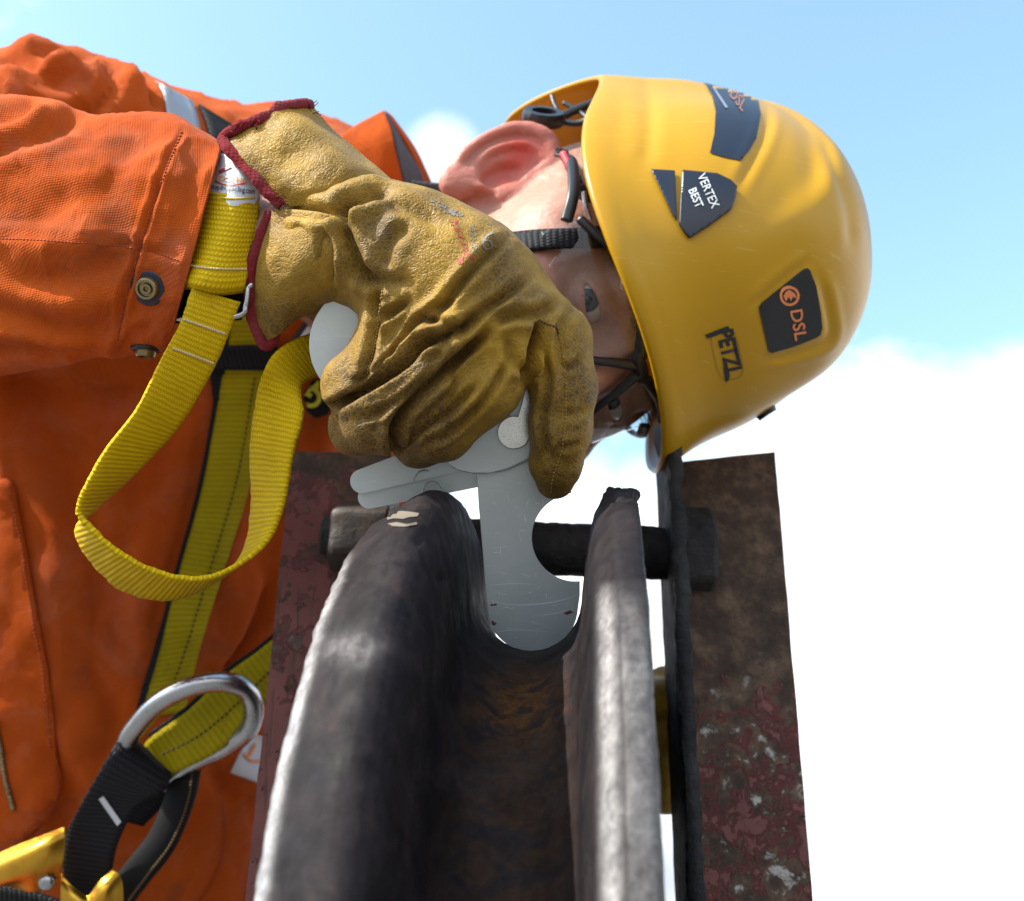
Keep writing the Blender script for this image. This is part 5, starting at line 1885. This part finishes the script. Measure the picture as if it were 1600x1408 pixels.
drape('label_print', lb, rp + ri, [[i, (i + 1) % 40, 40 + (i + 1) % 40, 40 + i] for i in range(40)], .0010, M['orange_print'], overalls)
decal('label_print', lb, [(384, 1180), (396, 1160), (399, 1164), (390, 1182)], .0010, M['orange_print'], overalls, 4)

cs = on_body('chin_strap', [(975, 350), (900, 357), (840, 360), (760, 368)], [(980, 386), (900, 388), (840, 390), (765, 400)], M['black_web'], helmet, .0035, .0018, 40, bvh=head_bvh)
# ------------------------------------------------------------------ wrist lanyard
lany = thing('wrist_lanyard', C(340, 400, .47), 'bright yellow webbing wrist lanyard hanging in a loop from the cuff to the gauge', 'lanyard')
V, F, uv = patch([[(318, 300, .484), (345, 303, .475), (372, 306, .473), (404, 308, .481)], [(304, 350, .483), (330, 354, .471), (364, 358, .469), (400, 360, .478)],
                  [(290, 400, .481), (318, 405, .468), (352, 410, .467), (392, 408, .475)], [(281, 436, .479), (306, 441, .466), (344, 447, .466), (382, 444, .472)], [(282, 447, .482), (308, 452, .472), (344, 458, .472), (380, 454, .478)]], 60, 24, .0022)
band = mk('wrist_band', V, F, M['yellow_web'], lany, uv=uv)
band_bvh = world_bvh(band)
stitches('bar_stitching', band_bvh, [(289, 414), (330, 420), (386, 421)], 22, plain('pale yellow thread', (.62, .50, .25), .7), lany, .0005, duty=.8)
V, F, uv = patch([[(330, 240, .496), (372, 244, .484), (418, 260, .486)], [(326, 275, .487), (368, 280, .4755), (410, 288, .4815)], [(322, 305, .4822), (362, 310, .4710), (403, 311, .4790)], [(318, 318, .4815), (360, 324, .4705), (399, 319, .4780)]], 30, 20, .0009)
label = mk('printed_tag', V, F, M['white_label'], lany, uv=uv)
lbv = world_bvh(label)
lettering('tag_print', lbv, 'stopdroptooling.com', 364, 297, 7.8, 11.5, 7, .0006, M['ink'], label, sub=1, bold=.012)
lettering('tag_print', lbv, 'TOOLING', 361, 281, 11, 11, 8, .0006, plain('orange yellow print', (.75, .27, .02), .5), label, sub=1, bold=.02)
decal('tag_print', lbv, [(342, 268), (360, 260), (362, 263), (344, 272)], .0006, plain('crimson print', (.5, .02, .05), .5), label, 4)
decal('tag_print', lbv, [(336, 285), (350, 290), (366, 291), (384, 288), (384, 286), (366, 289), (350, 288), (337, 282)], .0003, plain('scarlet print', (.6, .06, .02), .5), label, 4)
stitches('bar_stitching', lbv, [(326, 306), (360, 311), (398, 309)], 22, plain('yellow thread', (.65, .48, .05), .7), lany, .0005, duty=.7)

pairs = [((300, 450, .4690), (376, 472, .4720)), ((280, 508, .466), (352, 535, .474)), ((254, 558, .464), (325, 592, .476)), ((214, 639, .462), (279, 665, .478)), ((168, 700, .460), (240, 708, .480)),
         ((137, 755, .458), (196, 752, .482)), ((122, 796, .457), (150, 793, .483)), ((140, 822, .457), (120, 830, .484)), ((180, 858, .458), (145, 878, .485)), ((233, 888, .460), (193, 921, .486)),
         ((290, 903, .462), (262, 936, .487)), ((345, 896, .464), (330, 911, .488)), ((410, 853, .467), (378, 870, .490)), ((440, 795, .470), (394, 796, .490)), ((457, 710, .474), (393, 700, .490)),
         ((474, 648, .478), (402, 625, .488)), ((470, 606, .488), (416, 572, .480)), ((492, 590, .496), (450, 536, .484)), ((530, 585, .500), (505, 516, .496)), ((570, 580, .502), (560, 512, .500))]
V, F, uv = ribbon(CL([p[0] for p in pairs]), CL([p[1] for p in pairs]), 260, .0021, 9)
V = V + .00025 * fbm(V, 420, 2, 6)[:, None]
loop = mk('webbing_loop', V, F, M['yellow_web'], lany, uv=uv)
loop_bvh = world_bvh(loop)
wt = plain('off-white thread', (.66, .52, .28), .8)
stitches('bar_stitching', loop_bvh, [(286, 499), (318, 510), (352, 522)], 18, wt, lany, .0006, duty=.8)
stitches('bar_stitching', loop_bvh, [(269, 544), (300, 555), (334, 568)], 18, wt, lany, .0006, duty=.8)
V, F = tube(CL([(282, 441, .476), (384, 443, .474), (387, 452, .473), (384, 478, .472), (377, 492, .472), (330, 500, .476), (280, 498, .478), (274, 490, .478), (277, 462, .477)]), .0013, 120, 10, closed=True)
mk('buckle_ring', V, F, M['chrome'], lany)
V, F, uv = patch([[(268, 452, .484), (330, 455, .482), (384, 455, .482)], [(262, 505, .484), (325, 505, .484), (378, 500, .484)]], 12, 12, .002)
mk('buckle_shade', V, F, M['black_web'], lany, uv=uv)  # dark sheet standing in for the shade inside the buckle ring

# ------------------------------------------------------------------ harness on the chest
har = thing('body_harness', C(300, 1000, .70), 'fall-arrest harness over the overalls: soiled yellow straps, steel ring, black webbing', 'harness')
st1 = on_body('chest_strap', [(372, 440), (347, 580), (318, 750), (280, 890), (246, 1020), (215, 1122)], [(448, 440), (421, 580), (392, 750), (346, 900), (312, 1010), (288, 1112)], M['harness_web'], har, .0030, .0024, 90)
on_body('strap_edge', [(366, 440), (341, 580), (312, 750), (274, 890), (240, 1020), (209, 1122)], [(373, 440), (348, 580), (319, 750), (281, 890), (247, 1020), (216, 1122)], M['black_web'], har, .0030, .0032, 90, 3)
s1b = world_bvh(st1)
stitches('strap_stitching', s1b, [(398, 590), (370, 750), (325, 900), (290, 1015), (262, 1090)], 60, M['dark_thread'], har, .0007, duty=.5)
on_body('cross_band', [(322, 545), (360, 540), (432, 541)], [(330, 578), (370, 578), (440, 578)], M['black_web'], har, .0075, .003, 30)
on_body('cross_band', [(326, 560), (328, 590), (336, 626)], [(352, 560), (350, 592), (346, 624)], M['black_web'], har, .0045, .003, 20)
# lower strap threaded through the ring
V, F, uv = ribbon(CL([(470, 960, .705), (410, 1012, .695), (350, 1056, .684), (296, 1108, .676), (236, 1152, .676), (226, 1172, .684)]), CL([(520, 1010, .705), (450, 1068, .695), (396, 1118, .684), (344, 1172, .676), (270, 1210, .676), (258, 1222, .684)]), 70, .0024, 9)
st2 = mk('thigh_strap', V, F, M['harness_web'], har, uv=uv)
s2b = world_bvh(st2)
stitches('strap_stitching', s2b, [(420, 1050), (366, 1104), (310, 1150), (250, 1180)], 26, M['dark_thread'], har, .0007, duty=.5)
V, F, uv = ribbon(CL([(466, 955, .706), (406, 1007, .696), (346, 1050, .685), (292, 1102, .677), (232, 1146, .677)]), CL([(470, 960, .706), (410, 1013, .696), (350, 1057, .685), (296, 1109, .677), (236, 1153, .677)]), 60, .003, 3)
mk('strap_edge', V, F, M['black_web'], har, uv=uv)
ring_pts = [(197, 1167, .668), (222, 1124, .660), (258, 1092, .656), (306, 1071, .656), (354, 1066, .660), (386, 1080, .666), (396, 1110, .672), (386, 1142, .678), (354, 1167, .684), (320, 1182, .688), (288, 1200, .690), (258, 1222, .690), (225, 1200, .682)]
V, F = tube(CL(ring_pts), .0062, 170, 18, closed=True)
mk('steel_ring', V, F, M['chrome'], har)
V, F, uv = ribbon(CL([(182, 1160, .662), (168, 1184, .658), (128, 1254, .664), (106, 1300, .668), (100, 1350, .670), (112, 1400, .675), (105, 1470, .68)]), CL([(266, 1212, .672), (256, 1236, .664), (216, 1260, .666), (186, 1312, .668), (174, 1360, .670), (170, 1405, .675), (165, 1475, .68)]), 80, .004, 9)
bw = mk('ring_webbing', V, F, M['black_web'], har, uv=uv)
V, F, uv = ribbon(CL([(182, 1160, .664), (196, 1150, .674), (206, 1166, .684), (190, 1200, .690), (150, 1270, .692)]), CL([(266, 1212, .674), (274, 1204, .684), (280, 1216, .690), (262, 1250, .694), (225, 1290, .694)]), 40, .003, 7)
mk('ring_webbing', V, F, M['black_web'], har, uv=uv)
bwb = world_bvh(bw)
decal('size_mark', bwb, [(155, 1248), (162, 1243), (190, 1283), (184, 1290)], .0008, M['white_label'], har, 6)
rnd = random.Random(5)
path = CL([(292, 1190, .694), (289, 1212, .690), (278, 1256, .682), (253, 1314, .676), (213, 1366, .674), (180, 1412, .674), (150, 1470, .68)])
V, F = tube(path, .0098, 90, 20, flat=.55)
mk('black_sling', V, F, M['matt_black'], har)
sb = world_bvh(bpy.data.objects['black_sling'])
stitches('sling_stitching', sb, [(301, 1205), (292, 1258), (267, 1318), (228, 1370), (200, 1408)], 44, plain('brown thread', (.17, .10, .035), .8), har, .0008, duty=.5)


# gold adjuster buckle: bent plate with folded rims, and its rivet
def gold_plate(ctrl, th=.003):
    V, F, uv = patch(ctrl, 24, 30, th)
    o = mk('gold_buckle', V, F, M['gold'], har)
    bevel(o, .0012, 3, 50)
    return o


gold_plate([[(-40, 1352, .660), (20, 1325, .652), (70, 1306, .650), (104, 1292, .654)], [(-40, 1372, .650), (20, 1346, .642), (66, 1324, .641), (102, 1310, .648)], [(-40, 1392, .652), (20, 1372, .645), (62, 1358, .643), (98, 1346, .650)], [(-40, 1380, .664), (10, 1382, .660), (50, 1392, .656), (84, 1382, .660)]])
gold_plate([[(97, 1364, .660), (116, 1390, .655), (138, 1402, .655), (158, 1378, .655), (176, 1360, .660)], [(98, 1395, .656), (118, 1408, .650), (140, 1416, .650), (164, 1396, .650), (188, 1374, .658)], [(96, 1440, .660), (118, 1448, .655), (140, 1450, .655), (166, 1440, .655), (192, 1420, .660)]])
V, F = turned(C(75, 1377, .650), np.array([0, -1.0, .1]), [(0, .0050), (.003, .0048), (.0044, .0036), (.0048, .0004)], 28)
mk('buckle_rivet', V, F, M['chrome'], har)
V, F, uv = ribbon(CL([(-60, 1376, .668), (30, 1388, .664), (100, 1410, .662)]), CL([(-60, 1440, .668), (30, 1450, .664), (100, 1460, .662)]), 30, .004)
mk('adjuster_webbing', V, F, M['black_web'], har, uv=uv)
# strap over the shoulder
on_body('shoulder_strap', [(310, 164), (322, 190), (332, 230), (350, 300)], [(392, 214), (396, 240), (398, 270), (405, 320)], M['black_web'], har, .0035, .003, 30)
# identity sleeve and rubber tag beside the gauge
def card(name, poly, d, th, mat, rd=.0008):
    V, F = plate(poly, d, th)
    o = mk(name, V, F, mat, har, smooth=False)
    bevel(o, rd, 2, 30)
    return o


def body_d(x, y):
    q = project(torso_bvh, [(x, y)], 0.0)[0]
    return .76 if q is None else float(WI(q)[1])


dcard = min(body_d(415, 600), body_d(455, 550), body_d(495, 505)) - .006
dtag = min(body_d(480, 610), body_d(500, 600), body_d(495, 645)) - .008
print('LABEL DEPTHS', dcard, dtag)
card('label_sleeve', [(402, 604), (478, 498), (488, 490), (502, 494), (508, 506), (432, 612), (412, 614)], dcard, .002, M['black'])
card('label_card', [(414, 604), (486, 502), (506, 510), (436, 612)], dcard - .0015, .001, M['white_label'])
tagp = card('rubber_tag', [(486, 596), (500, 590), (520, 600), (524, 626), (512, 648), (492, 654), (478, 642), (472, 618)], dtag, .003, M['matt_black'], .0012)
tb = world_bvh(tagp)
lettering('tag_print', tb, 'G', 488, 622, 44, 44, 205, .0006, M['lime'], har, sub=1, bold=.03)
lettering('tag_print', tb, 'V', 494, 605, 26, 30, 205, .0006, M['lime'], har, sub=1, bold=.03)

# ------------------------------------------------------------------ left glove, behind the wheel
def fist_sd(p):
    d = None
    for k, (y, r) in enumerate(((1098, .0135), (1150, .0140), (1196, .0138), (1236, .0125))):
        e = smin(cap_sd(p, C(1012, y - 8, .672), C(1040, y, .650), r, r), cap_sd(p, C(1040, y, .650), C(1054, y + 4, .664), r, r * .85), .004)
        d = e if d is None else smin(d, e, .0025)
    d = smin(d, cap_sd(p, C(985, 1120, .700), C(985, 1215, .700), .022, .020), .012)
    d = smin(d, cap_sd(p, C(985, 1170, .71), C(880, 1200, .80), .026, .030), .014)
    d = smin(d, cap_sd(p, C(1005, 1085, .690), C(1036, 1066, .680), .014, .010), .006)
    return d


fv, ff = surface(fist_sd, np.array([.02, .60, -.30]), np.array([.14, .86, -.09]), .0022)
fn, _ = grad(fist_sd, fv, .001)
fv = fv + fn * (.0007 * fbm(fv, 85, 3, 3))[:, None]
o = mk('leather_glove', fv, ff, M['leather'], None, attrs=dict(grime=np.clip(.1 + .3 * fbm(fv, 30, 3, 2), 0, 1)))
tag(o, 'yellow leather glove glimpsed in the gap between wheel and right cheek plate', 'glove')
V, F = tube(np.array([C(885, 1200, .815), C(780, 1180, .88), C(640, 1000, .95), C(520, 700, .95)]), [.045, .055, .062, .075], 40, 20)
mk('left_sleeve', V, F, M['orange'], person, attrs=dict(soil=np.zeros(len(V))))
